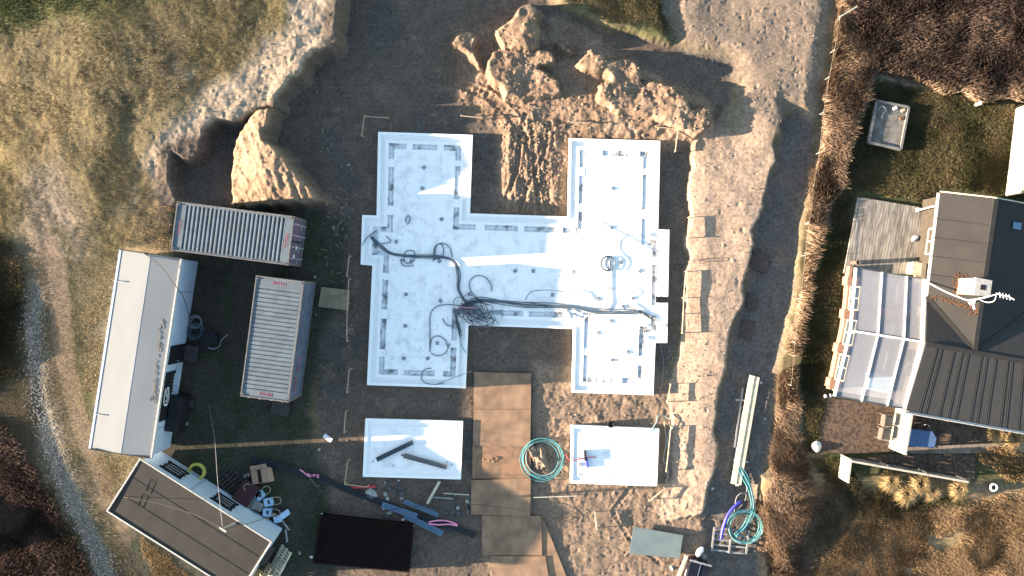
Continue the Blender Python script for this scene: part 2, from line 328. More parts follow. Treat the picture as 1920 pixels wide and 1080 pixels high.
C = mix(C, (0.050, 0.040, 0.028), (1-sm(-24.8, -23.8, X+fbm(X, Y, 0.5, 251, 3)*1.2-0.18*np.minimum(0, Y+8)))*sm(-2, -8, Y))
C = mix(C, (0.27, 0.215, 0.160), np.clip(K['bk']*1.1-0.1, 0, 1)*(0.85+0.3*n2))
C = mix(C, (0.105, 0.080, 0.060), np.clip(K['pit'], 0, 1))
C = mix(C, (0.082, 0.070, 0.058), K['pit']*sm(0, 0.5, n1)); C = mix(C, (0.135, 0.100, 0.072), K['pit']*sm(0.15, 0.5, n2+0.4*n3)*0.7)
C = mix(C, (0.095, 0.076, 0.060), np.clip(K['bk']*1.3, 0, 1)*(1-sm(0.7, 0.97, K['f'])))  # bank's east slope painted pit-floor dark to deepen its shade
C = mix(C, (0.21, 0.148, 0.098), inside(Z['mound'], wx, wy, 0.12, 0.22))  # tan stops short of the mound's skirts; their dark pit colour paints in shade
C = mix(C, (0.165, 0.113, 0.076), K['br'])
C = mix(C, (0.205, 0.145, 0.10), K['br']*sm(-0.1, 0.4, n2))
C = mix(C, (0.185, 0.134, 0.094), K['ch'])
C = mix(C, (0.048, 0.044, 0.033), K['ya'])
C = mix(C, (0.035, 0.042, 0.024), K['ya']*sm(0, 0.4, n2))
C = mix(C, (0.12, 0.10, 0.050), K['nb']*0.9); C = mix(C, (0.07, 0.075, 0.03), K['nb']*sm(1130, 1200, K['xpx'])*0.8)
C = mix(C, (0.205, 0.155, 0.112), K['ne']); C = mix(C, (0.155, 0.122, 0.094), K['ne']*sm(0.0, 0.4, n1))
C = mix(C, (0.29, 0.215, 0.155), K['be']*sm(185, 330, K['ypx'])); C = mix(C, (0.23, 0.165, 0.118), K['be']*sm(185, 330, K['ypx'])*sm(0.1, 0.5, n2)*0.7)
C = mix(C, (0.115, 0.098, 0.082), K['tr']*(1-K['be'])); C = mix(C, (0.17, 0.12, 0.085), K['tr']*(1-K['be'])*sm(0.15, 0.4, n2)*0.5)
C = mix(C, (0.050, 0.052, 0.024), inside(Z['garden'], wx, wy, 0.4)); C = mix(C, (0.035, 0.042, 0.02), inside(Z['garden'], wx, wy, 0.4)*(1-sm(1540, 1600, K['xpx'])))
C = mix(C, (0.060, 0.046, 0.034), inside(Z['heather'], wx, wy, 0.3)); C = mix(C, (0.22, 0.15, 0.082), K['du'])
C = mix(C, (0.11, 0.08, 0.05), inside(XY([(1530, 150), (1640, 140), (1600, 330), (1560, 430), (1520, 440)]), X, Y, 0.3))
C = mix(C, (0.075, 0.085, 0.035), K['du']*sm(0.1, 0.45, n1))
C = mix(C, (0.19, 0.137, 0.09), inside(XY([(1460, 740), (1500, 740), (1500, 860), (1560, 960), (1540, 1100), (1420, 1100), (1430, 960), (1445, 880)]), wx, wy, 0.3))
C = np.clip(C*(1+0.22*n3[..., None]), 0.01, 0.6)
dim = sm(28.6, 40, np.maximum(np.abs(X), np.abs(Y)*1.7)); C = mix(C, (0.09, 0.085, 0.045), dim)
V = np.stack([X, Y, Hh], -1).reshape(-1, 3).astype(np.float32)
idx = np.arange(ny*nx).reshape(ny, nx)
Q = np.stack([idx[:-1, :-1], idx[:-1, 1:], idx[1:, 1:], idx[1:, :-1]], -1).reshape(-1, 4)
def np_mesh(name, V, Q, Cc, m, smooth=True):
    me = bpy.data.meshes.new(name); k = Q.shape[1]
    me.vertices.add(len(V)); me.vertices.foreach_set('co', V.astype(np.float32).ravel())
    me.loops.add(Q.size); me.loops.foreach_set('vertex_index', Q.astype(np.int32).ravel())
    me.polygons.add(len(Q)); me.polygons.foreach_set('loop_start', np.arange(0, Q.size, k, dtype=np.int32))
    if smooth: me.polygons.foreach_set('use_smooth', np.ones(len(Q), bool))
    me.materials.append(M[m]); me.update(calc_edges=True)
    ca = me.color_attributes.new('Col', 'FLOAT_COLOR', 'POINT')
    ca.data.foreach_set('color', np.concatenate([Cc.reshape(-1, 3), np.ones((len(V), 1))], 1).astype(np.float32).ravel())
    o = bpy.data.objects.new(name, me); col.objects.link(o); return o
attr_mat('soil', bump=0.8, bscale=15.0, var=0.30, vscale=7.0)
attr_mat('blades', rough=0.8, bump=0, var=0, spec=0.15)
n_ = M['blades'].node_tree; tl_ = n_.nodes.new('ShaderNodeBsdfTranslucent'); mx_ = n_.nodes.new('ShaderNodeMixShader'); mx_.inputs[0].default_value = 0.42
n_.links.new([q for q in n_.nodes if q.type == 'ATTRIBUTE'][0].outputs['Color'], tl_.inputs[0]); n_.links.new(n_.nodes['Principled BSDF'].outputs[0], mx_.inputs[1]); n_.links.new(tl_.outputs[0], mx_.inputs[2]); n_.links.new(mx_.outputs[0], n_.nodes['Material Output'].inputs[0])
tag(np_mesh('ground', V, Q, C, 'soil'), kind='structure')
# ================================================================ MATERIALS
mat('eps_white', (0.86, 0.845, 0.80), 0.7, c2=(0.80, 0.79, 0.75), scale=6, thresh=(0.3, 0.5))
mat('eps_field', (0.80, 0.82, 0.82), 0.75, c2=(0.52, 0.53, 0.52), scale=9, detail=8, thresh=(0.30, 0.37))
mat('eps_trough', (0.66, 0.68, 0.68), 0.8, c2=(0.16, 0.16, 0.16), scale=2.2, detail=9, thresh=(0.34, 0.50))
mat('clip_grey', (0.36, 0.38, 0.39), 0.7, c2=(0.22, 0.23, 0.24), scale=30)
mat('rebar', (0.45, 0.46, 0.46), 0.7, metal=0.3)
mat('container_roof', (0.105, 0.135, 0.155), 0.55, metal=0.0, c2=(0.080, 0.10, 0.112), scale=2.5)
mat('container_dull', (0.25, 0.29, 0.30), 0.6, c2=(0.20, 0.23, 0.24), scale=4)
mat('container_rail', (0.14, 0.138, 0.135), 0.6, c2=(0.095, 0.085, 0.08), scale=8)
mat('container_side', (0.085, 0.11, 0.16), 0.6, c2=(0.06, 0.075, 0.11), scale=2)
mat('container_door', (0.10, 0.085, 0.12), 0.6, c2=(0.07, 0.06, 0.09), scale=3)
mat('red_letter', (0.36, 0.07, 0.10), 0.7, c2=(0.22, 0.09, 0.11), scale=12)
mat('steel_rod', (0.42, 0.43, 0.44), 0.5, metal=0.2)
mat('black', (0.012, 0.012, 0.014), 0.6, c2=(0.008, 0.008, 0.01))
mat('black_gloss', (0.012, 0.013, 0.02), 0.22, c2=(0.008, 0.008, 0.012))
mat('cabin_roof', (0.205, 0.215, 0.21), 0.65, c2=(0.175, 0.185, 0.185), scale=0.9, stretch=(1, 0.35, 1), thresh=(0.3, 0.7))
mat('cabin_wall', (0.42, 0.50, 0.57), 0.55, c2=(0.37, 0.44, 0.51), scale=1.5)
mat('white_trim', (0.46, 0.45, 0.41), 0.5, c2=(0.36, 0.35, 0.32), scale=5)
mat('grey_trim', (0.34, 0.36, 0.39), 0.5)
mat('soot', (0.06, 0.055, 0.05), 0.9, c2=(0.20, 0.19, 0.17), scale=14)
mat('felt', (0.034, 0.031, 0.026), 0.9, c2=(0.024, 0.022, 0.019), scale=1.4, detail=8, bump=0.2, bscale=60)
mat('felt_seam', (0.016, 0.015, 0.013), 0.9)
mat('timber', (0.42, 0.33, 0.22), 0.8, c2=(0.28, 0.21, 0.14), scale=6, stretch=(1, 6, 1))
mat('timber_pale', (0.50, 0.47, 0.36), 0.8, c2=(0.36, 0.34, 0.25), scale=5)
mat('timber_grey', (0.27, 0.265, 0.25), 0.85, c2=(0.17, 0.165, 0.155), scale=8)
mat('timber_dark', (0.055, 0.047, 0.042), 0.85, c2=(0.035, 0.03, 0.028), scale=6)
mat('plywood', (0.26, 0.205, 0.13), 0.8, c2=(0.19, 0.15, 0.095), scale=2.5, detail=6)
mat('plate', (0.265, 0.168, 0.100), 0.8, c2=(0.150, 0.096, 0.060), scale=1.6, detail=9, bump=0.25, bscale=30, thresh=(0.35, 0.68))
mat('plate_orange', (0.245, 0.138, 0.078), 0.85, c2=(0.15, 0.098, 0.062), scale=2.6, detail=9, bump=0.3, bscale=30, thresh=(0.42, 0.6))
mat('plate_dark', (0.05, 0.035, 0.025), 0.9)
mat('conduit', (0.10, 0.14, 0.17), 0.5, c2=(0.065, 0.095, 0.125), scale=10)
mat('conduit_light', (0.22, 0.225, 0.23), 0.5, c2=(0.2, 0.2, 0.21))
mat('hose_teal', (0.085, 0.29, 0.30), 0.5, c2=(0.05, 0.20, 0.22), scale=6)
mat('hose_pale', (0.28, 0.38, 0.36), 0.4)
mat('hose_blue', (0.06, 0.06, 0.42), 0.45, c2=(0.04, 0.04, 0.30))
mat('hose_yellow', (0.50, 0.48, 0.10), 0.5, c2=(0.34, 0.33, 0.06))
mat('girder', (0.13, 0.21, 0.29), 0.5, c2=(0.09, 0.15, 0.21), scale=9)
mat('girder_dark', (0.085, 0.115, 0.135), 0.5)
mat('girder_grey', (0.22, 0.22, 0.21), 0.5)
mat('pink', (0.75, 0.25, 0.38), 0.6)
mat('red', (0.50, 0.05, 0.05), 0.6)
mat('stone', (0.34, 0.35, 0.32), 0.9, c2=(0.22, 0.22, 0.20), scale=8, bump=0.5)
mat('stone_dark', (0.10, 0.105, 0.105), 0.9, c2=(0.055, 0.055, 0.055), scale=8, bump=0.5)
mat('white', (0.78, 0.78, 0.76), 0.7)
mat('white_stone', (0.62, 0.60, 0.55), 0.8, c2=(0.50, 0.48, 0.43), scale=6, bump=0.3)
mat('cardboard', (0.30, 0.20, 0.13), 0.85, c2=(0.25, 0.165, 0.105), scale=4)
mat('cardboard_in', (0.17, 0.11, 0.075), 0.9)
mat('plastic_blue', (0.42, 0.60, 0.75), 0.45, c2=(0.34, 0.50, 0.66))
mat('plastic_dark', (0.05, 0.055, 0.06), 0.5)
mat('maroon', (0.06, 0.022, 0.025), 0.8, c2=(0.035, 0.015, 0.017), scale=8)
mat('sheet_grey', (0.135, 0.17, 0.165), 0.35, c2=(0.11, 0.145, 0.145), scale=1.5)
mat('mesh_rust', (0.020, 0.008, 0.006), 0.9)
mat('mesh_core', (0.004, 0.0025, 0.0025), 1.0, spec=0.0)
mat('string', (0.16, 0.14, 0.11), 0.8)
mat('wire_dark', (0.06, 0.05, 0.045), 0.8)
mat('roof_west', (0.023, 0.022, 0.0205), 0.85, c2=(0.0175, 0.017, 0.016), scale=1.1, detail=8, bump=0.15, bscale=40)
mat('roof_metal', (0.026, 0.027, 0.027), 0.8, c2=(0.020, 0.021, 0.021), scale=2.0, detail=6, stretch=(2, 0.4, 1))
mat('roof_ridge', (0.021, 0.021, 0.020), 0.8)
mat('seam_metal', (0.024, 0.025, 0.025), 0.8)
mat('board_brown', (0.10, 0.068, 0.048), 0.9, c2=(0.06, 0.045, 0.035), scale=4)
mat('gutter', (0.60, 0.58, 0.55), 0.4)
mat('house_wall', (0.045, 0.037, 0.026), 0.9, c2=(0.032, 0.027, 0.02))
mat('deck_old', (0.27, 0.25, 0.215), 0.85, c2=(0.13, 0.12, 0.105), scale=2.2, detail=9, thresh=(0.32, 0.62))
mat('brickwork', (0.30, 0.17, 0.11), 0.9, c2=(0.22, 0.12, 0.08), scale=9)
mat('chimney_brick', (0.40, 0.32, 0.26), 0.9, c2=(0.30, 0.22, 0.17), scale=12)
mat('chimney_cap', (0.34, 0.33, 0.31), 0.85, c2=(0.24, 0.23, 0.22), scale=9)
mat('rust_leaf', (0.16, 0.075, 0.030), 0.9, c2=(0.08, 0.045, 0.03), scale=12)
mat('fence_white', (0.42, 0.38, 0.30), 0.7, c2=(0.32, 0.30, 0.24), scale=5)
mat('fence_grey', (0.15, 0.148, 0.14), 0.7)
mat('table_blue', (0.075, 0.13, 0.25), 0.4, c2=(0.06, 0.11, 0.21))
mat('wicker', (0.11, 0.09, 0.075), 0.85, c2=(0.05, 0.042, 0.035), scale=30)
mat('cushion', (0.22, 0.22, 0.20), 0.9)
mat('patio_pave', (0.105, 0.072, 0.048), 0.9, c2=(0.045, 0.032, 0.024), scale=7, detail=9, thresh=(0.4, 0.58), bump=0.4)
mat('path_brick', (0.22, 0.185, 0.14), 0.9, c2=(0.12, 0.10, 0.075), scale=6, detail=6)
mat('sand_grey', (0.17, 0.155, 0.135), 0.95, c2=(0.085, 0.08, 0.07), scale=3.5, detail=8, bump=0.6, bscale=12)
mat('glass_dark', (0.03, 0.045, 0.05), 0.1, spec=0.6)
mat('floor_pale', (0.36, 0.34, 0.33), 0.7)
pm = bpy.data.materials.new('polycarbonate'); pm.use_nodes = True; n_ = pm.node_tree; b_ = n_.nodes['Principled BSDF']
b_.inputs['Base Color'].default_value = (0.34, 0.35, 0.38, 1); b_.inputs['Roughness'].default_value = 0.22; b_.inputs['Specular IOR Level'].default_value = 0.4
tr_ = n_.nodes.new('ShaderNodeBsdfTransparent'); tr_.inputs[0].default_value = (0.9, 0.9, 0.88, 1); mx_ = n_.nodes.new('ShaderNodeMixShader'); mx_.inputs[0].default_value = 0.34
n_.links.new(tr_.outputs[0], mx_.inputs[1]); n_.links.new(b_.outputs[0], mx_.inputs[2]); n_.links.new(mx_.outputs[0], n_.nodes['Material Output'].inputs[0]); M['polycarbonate'] = pm
def line_mat(name, base, scale_u, axis, dark, width, **kw):
    """board joints / panel seams every 1/scale_u metres along a local axis"""
    m = mat(name, base, **kw); n = m.node_tree; b = n.nodes['Principled BSDF']; src = b.inputs['Base Color'].links[0].from_socket
    tc = n.nodes.new('ShaderNodeTexCoord'); sp = n.nodes.new('ShaderNodeSeparateXYZ'); n.links.new(tc.outputs['Object'], sp.inputs[0])
    prev = src
    for ax, su in zip(axis, scale_u):
        a = n.nodes.new('ShaderNodeMath'); a.operation = 'MULTIPLY'; a.inputs[1].default_value = su; n.links.new(sp.outputs[ax], a.inputs[0])
        f = n.nodes.new('ShaderNodeMath'); f.operation = 'FRACT'; n.links.new(a.outputs[0], f.inputs[0])
        c = n.nodes.new('ShaderNodeMath'); c.operation = 'LESS_THAN'; c.inputs[1].default_value = width*su; n.links.new(f.outputs[0], c.inputs[0])
        mx = n.nodes.new('ShaderNodeMix'); mx.data_type = 'RGBA'; n.links.new(c.outputs[0], mx.inputs[0]); n.links.new(prev, mx.inputs[6]); mx.inputs[7].default_value = (*dark, 1)
        prev = mx.outputs[2]
    n.links.new(prev, b.inputs['Base Color']); return m
line_mat('eps_board', (0.86, 0.845, 0.80), (1/1.2, 1/2.4), (0, 1), (0.66, 0.68, 0.69), 0.014, rough=0.75, c2=(0.68, 0.675, 0.64), scale=2.2, detail=11, thresh=(0.30, 0.52))
line_mat('deck_board', (0.28, 0.255, 0.215), (1/0.145,), (0,), (0.08, 0.07, 0.06), 0.022, rough=0.85, c2=(0.12, 0.11, 0.095), scale=2.4, detail=9, thresh=(0.36, 0.62), stretch=(3, 0.6, 1))
def text_mesh(txt, size, name, m, parent, loc, rot, extrude=0.004, sx=1.0):
    cu = bpy.data.curves.new(name, 'FONT'); cu.body = txt; cu.size = size; cu.extrude = extrude; cu.align_x = 'CENTER'; cu.align_y = 'CENTER'; cu.space_character = 1.15
    t = bpy.data.objects.new('tmp', cu); col.objects.link(t); dg = bpy.context.evaluated_depsgraph_get()
    me = bpy.data.meshes.new_from_object(t.evaluated_get(dg)); bpy.data.objects.remove(t); bpy.data.curves.remove(cu)
    for v in me.vertices: v.co.x *= sx
    me.materials.clear(); me.materials.append(M[m]); o = bpy.data.objects.new(name, me); col.objects.link(o)
    o.parent = parent; o.location = loc; o.rotation_euler = rot; return o
# ================================================================ SHIPPING CONTAINERS
def local(px, py, z, org, rz):
    p = P(px, py, z)-Vector(org); c, s = math.cos(-rz), math.sin(-rz); return (p.x*c-p.y*s, p.x*s+p.y*c, p.z)
def container(cx, cy, L, Wd, ang, label, bold, z0=0.0):
    h = 2.59; c = P(cx, cy, h+z0); root = empty('shipping_container', (c.x, c.y, z0), label, 'container', 'steel storage containers on the yard', ang)
    hx, hy = L/2, Wd/2
    m = MB(); nrib = 24; a, b = -hx+0.42, hx-0.42; pitch = (b-a)/nrib
    m.slab3([(-hx+.04, -hy+.05, h-.04), (a, -hy+.05, h-.04), (a, hy-.05, h-.04), (-hx+.04, hy-.05, h-.04)], .03)
    m.slab3([(b, -hy+.05, h-.04), (hx-.04, -hy+.05, h-.04), (hx-.04, hy-.05, h-.04), (b, hy-.05, h-.04)], .03)
    if bold: prof = [(0, 0), (.34, 0), (.46, -.07), (.82, -.07), (.92, -.02), (1, 0)]
    else: prof = [(0, 0), (.80, 0), (.84, -.045), (.95, -.045), (1, 0)]
    xs = [(a+(i+u)*pitch, h-.035+v) for i in range(nrib) for u, v in prof[:-1]]+[(b, h-.035)]
    vs = []; y0 = hy-.13
    for x, z in xs: vs += [(x, -y0, z), (x, y0, z)]
    m.add(vs, [(2*i, 2*i+2, 2*i+3, 2*i+1) for i in range(len(xs)-1)])
    for s in (-1, 1): m.slab3([(a, s*y0, h-.036), (b, s*y0, h-.036), (b, s*(hy-.05), h-.036), (a, s*(hy-.05), h-.036)], .06)
    m.build('roof_panel', 'container_roof', root, world=False)
    m = MB()
    for s in (-1, 1):
        n = 32; pt = []
        for i in range(n+1):
            x = -hx+.1+(L-.2)*i/n; pt += [(x, s*(hy-.02-(.03 if i % 2 else 0)))]
        vs = []
        for x, y in pt: vs += [(x, y, .15), (x, y, h-.09)]
        m.add(vs, [(2*i, 2*i+2, 2*i+3, 2*i+1) for i in range(len(pt)-1)])
    m.build('side_panel', 'container_side', root, world=False)
    m = MB(); m.box((-hx+.03, 0, h/2), (.04, Wd-.2, h-.2)); m.build('end_panel', 'container_side', root, world=False)
    m = MB()
    for s in (-1, 1):
        m.box((0, s*(hy-.03), h-.045), (L-.32, .06, .085)); m.box((0, s*(hy-.03), .09), (L-.32, .06, .16))
        m.box((s*(hx-.03), 0, h-.05), (.06, Wd-.32, .10)); m.box((s*(hx-.03), 0, .09), (.06, Wd-.32, .16))
        for t in (-1, 1): m.box((s*(hx-.06), t*(hy-.06), h/2), (.12, .12, h-.22))
    m.build('frame', 'container_rail', root, world=False)
    for s in (-1, 1):
        for t in (-1, 1):
            m = MB(); m.box((s*(hx-.08), t*(hy-.08), h-.055), (.16, .16, .12)); cc_ = m.build('corner_casting', 'container_rail', root, world=False)
            m = MB(); m.box((s*(hx-.085), t*(hy-.08), h+.007), (.065, .10, .004)); m.build('hole', 'black', cc_, world=False)
            m = MB(); m.box((s*(hx-.08), t*(hy-.08), .055), (.16, .16, .11)); m.build('corner_casting', 'container_rail', root, world=False)
    for t in (-1, 1):
        m = MB(); m.box((hx-.02, t*(hy/2-.04), h/2), (.05, hy-.14, h-.28)); d = m.build('door', 'container_door', root, world=False)
        for k in (-1, 1):
            r = MB(); r.tube([(hx+.03, t*(hy/2-.04)+k*.28, .15), (hx+.03, t*(hy/2-.04)+k*.28, h-.12)], .022); r.box((hx+.045, t*(hy/2-.04)+k*.28-.12, 1.15), (.03, .30, .04))
            for zz in (.2, .9, 1.7, 2.3): r.box((hx+.03, t*(hy/2-.04)+k*.28, zz), (.05, .10, .06))
            r.build('locking_rod', 'steel_rod', d, world=False)
    for i, y in enumerate((-.75, -.3)):
        m = MB(); m.box((hx+.012, y, 1.75-.3*i), (.006, .16, .24)); m.build('notice_plate', 'white', root, world=False)
    for s, r in ((-1, -90), (1, 90)):
        text_mesh('TITAN', .24, 'roof_lettering', 'red_letter', root, (s*(hx-.24), 0, h-.034), (0, 0, R(r)), sx=.9)
    text_mesh('TITAN', .32, 'door_lettering', 'red_letter', root, (hx+.008, .62, 1.95), (R(90), 0, R(90)))
    text_mesh('TITAN', .26, 'door_lettering', 'red_letter', root, (hx+.008, .55, 1.45), (R(90), 0, R(90)))
    return root
c1 = container(435.8, 437.5, 5.85, 2.44, R(-7.3), 'steel container with bold ribbed roof and four-rod doors facing the foundation, upper of the two', True)
c2 = container(510.3, 635.5, 6.02, 2.40, R(-97.4), 'steel container with flat finely lined roof standing beside the white cabin, lower of the two', False)
text_mesh('TITAN', .62, 'side_lettering', 'red_letter', c2, (1.75, 1.215, 1.55), (R(90), 0, R(180)), sx=.9)
text_mesh('TITAN', .20, 'side_lettering', 'conduit_light', c2, (-1.9, 1.215, 1.75), (R(90), 0, R(180)))
# ================================================================ SITE CABINS
def cabin_frame(name, TL, TR, L, Wd, z, label):   # TL/TR pixels: far-left and eave-side corners of the roof; local x across, y along
    a = P(*TL, z); b = P(*TR, z); ang = math.atan2(b.y-a.y, b.x-a.x); root = empty(name, (a.x, a.y, 0), label, 'site cabin', None, ang); return root
# white cabin: local +x to the east wall, -y runs down the picture
wc = cabin_frame('site_cabin', (227, 469), (340, 486), 9.8, 3.1, 2.6, 'long white site cabin with pale panel roof, sooty streak and black banner on its wall')
L, Wd = 9.90, 2.98
m = MB(); m.slab3([(0, 0, 2.56), (1.5, 0, 2.68), (1.5, -L, 2.68), (-.04, -L, 2.56)], .08); m.build('roof', 'cabin_roof', wc, world=False)
m = MB(); m.slab3([(1.508, 0, 2.68), (Wd, 0, 2.56), (Wd, -L, 2.56), (1.508, -L, 2.68)], .08); m.build('roof', 'cabin_roof', wc, world=False)
m = MB(); m.slab3([(1.49, -.01, 2.684), (1.52, -.01, 2.684), (1.52, -L+.01, 2.684), (1.49, -L+.01, 2.684)], .003); m.build('roof_seam', 'grey_trim', wc, world=False)
m = MB(); m.beam((Wd+.03, .02, 2.58), (Wd+.03, -L-.02, 2.58), .10, .10); m.beam((Wd+.03, .02, 2.585), (Wd+.03, -L-.02, 2.585), .05, .14); m.build('gutter', 'white_trim', wc, world=False)
m = MB(); m.beam((-.05, .02, 2.53), (-.09, -L-.02, 2.53), .11, .10); m.build('edge_flashing', 'cabin_wall', wc, world=False)
m = MB(); m.beam((-.05, .03, 2.6), (Wd+.02, .03, 2.6), .05, .10); m.build('edge_flashing', 'black', wc, world=False)
m = MB(); m.beam((-.05, -L-.03, 2.6), (Wd+.02, -L-.03, 2.6), .05, .10); m.build('edge_flashing', 'black', wc, world=False)
m = MB(); m.prism([(.05, -.05), (Wd-.04, -.05), (Wd-.04, -L+.05), (.02, -L+.05)], .12, 2.50); m.build('wall', 'cabin_wall', wc, world=False)
def wallx(y): return Wd-.04
for y in (-1.65, -8.55):
    m = MB(); m.box((wallx(y)+.01, y, 1.3), (.03, .05, 2.3)); m.build('wall_joint', 'grey_trim', wc, world=False)
m = MB(); m.box((wallx(-4.8)+.03, -4.85, 1.12), (.05, .95, 2.05)); d = m.build('door', 'black', wc, world=False)
m = MB(); m.box((wallx(-5)+.075, -5.2, 1.05), (.05, .05, .14)); m.build('handle', 'steel_rod', d, world=False)
m = MB(); m.box((wallx(-4.8)+.42, -4.85, .30), (.7, .85, .05));
for k in (-1, 1): m.box((wallx(-4.8)+.42, -4.85+k*.38, .14), (.66, .04, .27))
m.build('step', 'timber_dark', wc, world=False)
m = MB(); m.box((wallx(-7)+.03, -6.95, 1.62), (.02, 2.5, 1.62)); sg = m.build('banner', 'black', wc, world=False)
X0 = wallx(-7)+.046
text_mesh('P. JOHANSEN', .26, 'banner_lettering', 'white', sg, (X0, -6.95, 1.08), (R(90), 0, R(90)), sx=1.25)
m = MB()   # shield-like mark of two nested brackets
def strokes(pts, w_=.085):
    q = [(X0, -6.95+a, 1.78+b) for a, b in pts]
    for a, b in zip(q[:-1], q[1:]): m.beam(a, b, w_, .006, up=(1, 0, 0))
strokes([(.42, .28), (-.18, .28), (-.45, .10), (-.45, -.22), (-.12, -.34), (.42, -.10), (.42, .06), (-.02, .06)]); strokes([(-.26, .07), (-.26, -.10), (.12, -.10)], .07)
m.build('banner_emblem', 'white', sg, world=False)
m = MB(); m.box((wallx(-7)+.13, -6.3, .95), (.22, 1.25, .10)); m.build('cable_tray', 'cabin_wall', wc, world=False)
m = MB()
for yy, xx, ww, hh in ((-3.55, 2.55, .18, .34), (-4.1, 2.55, .14, .42), (-4.5, 2.58, .10, .5), (-6.9, 2.72, .2, .22), (-6.6, 2.66, .06, .2), (-6.3, 2.64, .05, .35), (-5.9, 2.60, .06, .25), (-5.4, 2.56, .05, .3), (-7.1, 2.62, .22, .12), (-3.2, 2.55, .08, .1), (-6.05, 2.86, .05, .16), (-6.75, 2.86, .07, .14)):
    for k in range(7):
        x1, y1 = xx+random.uniform(-ww, ww)*.7, yy+random.uniform(-hh, hh)*.8; z = 2.68-.12*(x1-1.508)/(Wd-1.5)
        if x1 > Wd-.15: continue
        m.slab3([(x1+random.uniform(.02, .1)*math.cos(q)*1.0, y1+random.uniform(.04, .13)*math.sin(q), z+.006) for q in (0, 1.1, 2.2, 3.4, 4.4, 5.4)], .003)
m.build('soot_stain', 'soot', wc, world=False)
for y in (-1.55, -8.2):
    m = MB(); m.beam((-.16, y, 2.6), (.34, y+.02, 2.64), .03, .03); m.tube([(.34, y+.06, 2.64), (.42, y+.02, 2.65), (.34, y-.02, 2.64)], .012, 5); m.build('lifting_eye', 'grey_trim', wc, world=False)
# dark-roofed cabin
dc = cabin_frame('site_cabin', (263, 862), (508, 1017), 7.6, 3.0, 2.6, 'site cabin with dark felt roof and two barred black windows in a white wall')
L2 = (P(508, 1017, 2.6)-P(263, 862, 2.6)).length; W2 = 3.02
m = MB(); m.slab3([(.02, -.02, 2.6), (L2-.02, -.02, 2.6), (L2-.02, -W2+.02, 2.56), (.02, -W2+.02, 2.56)], .10); m.build('roof', 'felt', dc, world=False)
m = MB(); 
for y in (-.95, -1.95): m.beam((.1, y, 2.605-.013*(-y)), (L2-.1, y+.02, 2.605-.013*(-y)), .022, .012)
for x0, y0 in ((.95, -.55), (1.0, -1.35)):
    z = 2.602-.013*(-y0)
    for a, b in (((x0, y0), (x0+.1, y0-.62)), ((x0, y0), (x0+.3, y0+.04)), ((x0+.3, y0+.04), (x0+.36, y0-.6))): m.beam((*a, z), (*b, z), .02, .012)
m.build('felt_seam', 'felt_seam', dc, world=False)
m = MB(); m.beam((-.06, .03, 2.58), (L2+.04, .03, 2.58), .05, .12); m.beam((-.03, .0, 2.58), (-.03, -W2, 2.58), .06, .10); m.beam((L2, .0, 2.58), (L2, -W2, 2.58), .08, .13); m.beam((-.06, -W2, 2.56), (L2+.04, -W2, 2.56), .06, .10)
m.build('edge_flashing', 'white_trim', dc, world=False)
m = MB(); m.prism([(.06, -.02), (L2-.06, -.02), (L2-.06, -W2+.06), (.06, -W2+.06)], .12, 2.48); m.build('wall', 'cabin_wall', dc, world=False)
for x in (1.15, 4.15):
    m = MB(); m.box((x+.3, .01, 1.45), (1.12, .06, 1.05)); wn = m.build('window', 'black_gloss', dc, world=False)
    m = MB()
    for k in range(3): m.box((x+.3, .055, 1.12+.30*k), (.85, .02, .028))
    m.build('window_bar', 'white_trim', wn, world=False)
    m = MB(); m.box((x+.3, .03, 1.45), (1.26, .03, .05)); m.box((x+.3, .045, 1.99), (1.26, .08, .06)); m.box((x+.3, .045, .90), (1.26, .08, .06)); m.build('window_frame', 'black', wn, world=False)
m = MB(); m.box((2.85, .0, 1.3), (.06, .05, 2.3)); m.build('wall_joint', 'grey_trim', dc, world=False)
m = MB(); m.tube(spline([(3.98, .03, 1.2), (3.9, .12, 1.35), (3.98, .14, 1.6), (4.12, .04, 1.65)], 5), .03); m.build('cable_loop', 'black', dc, world=False)
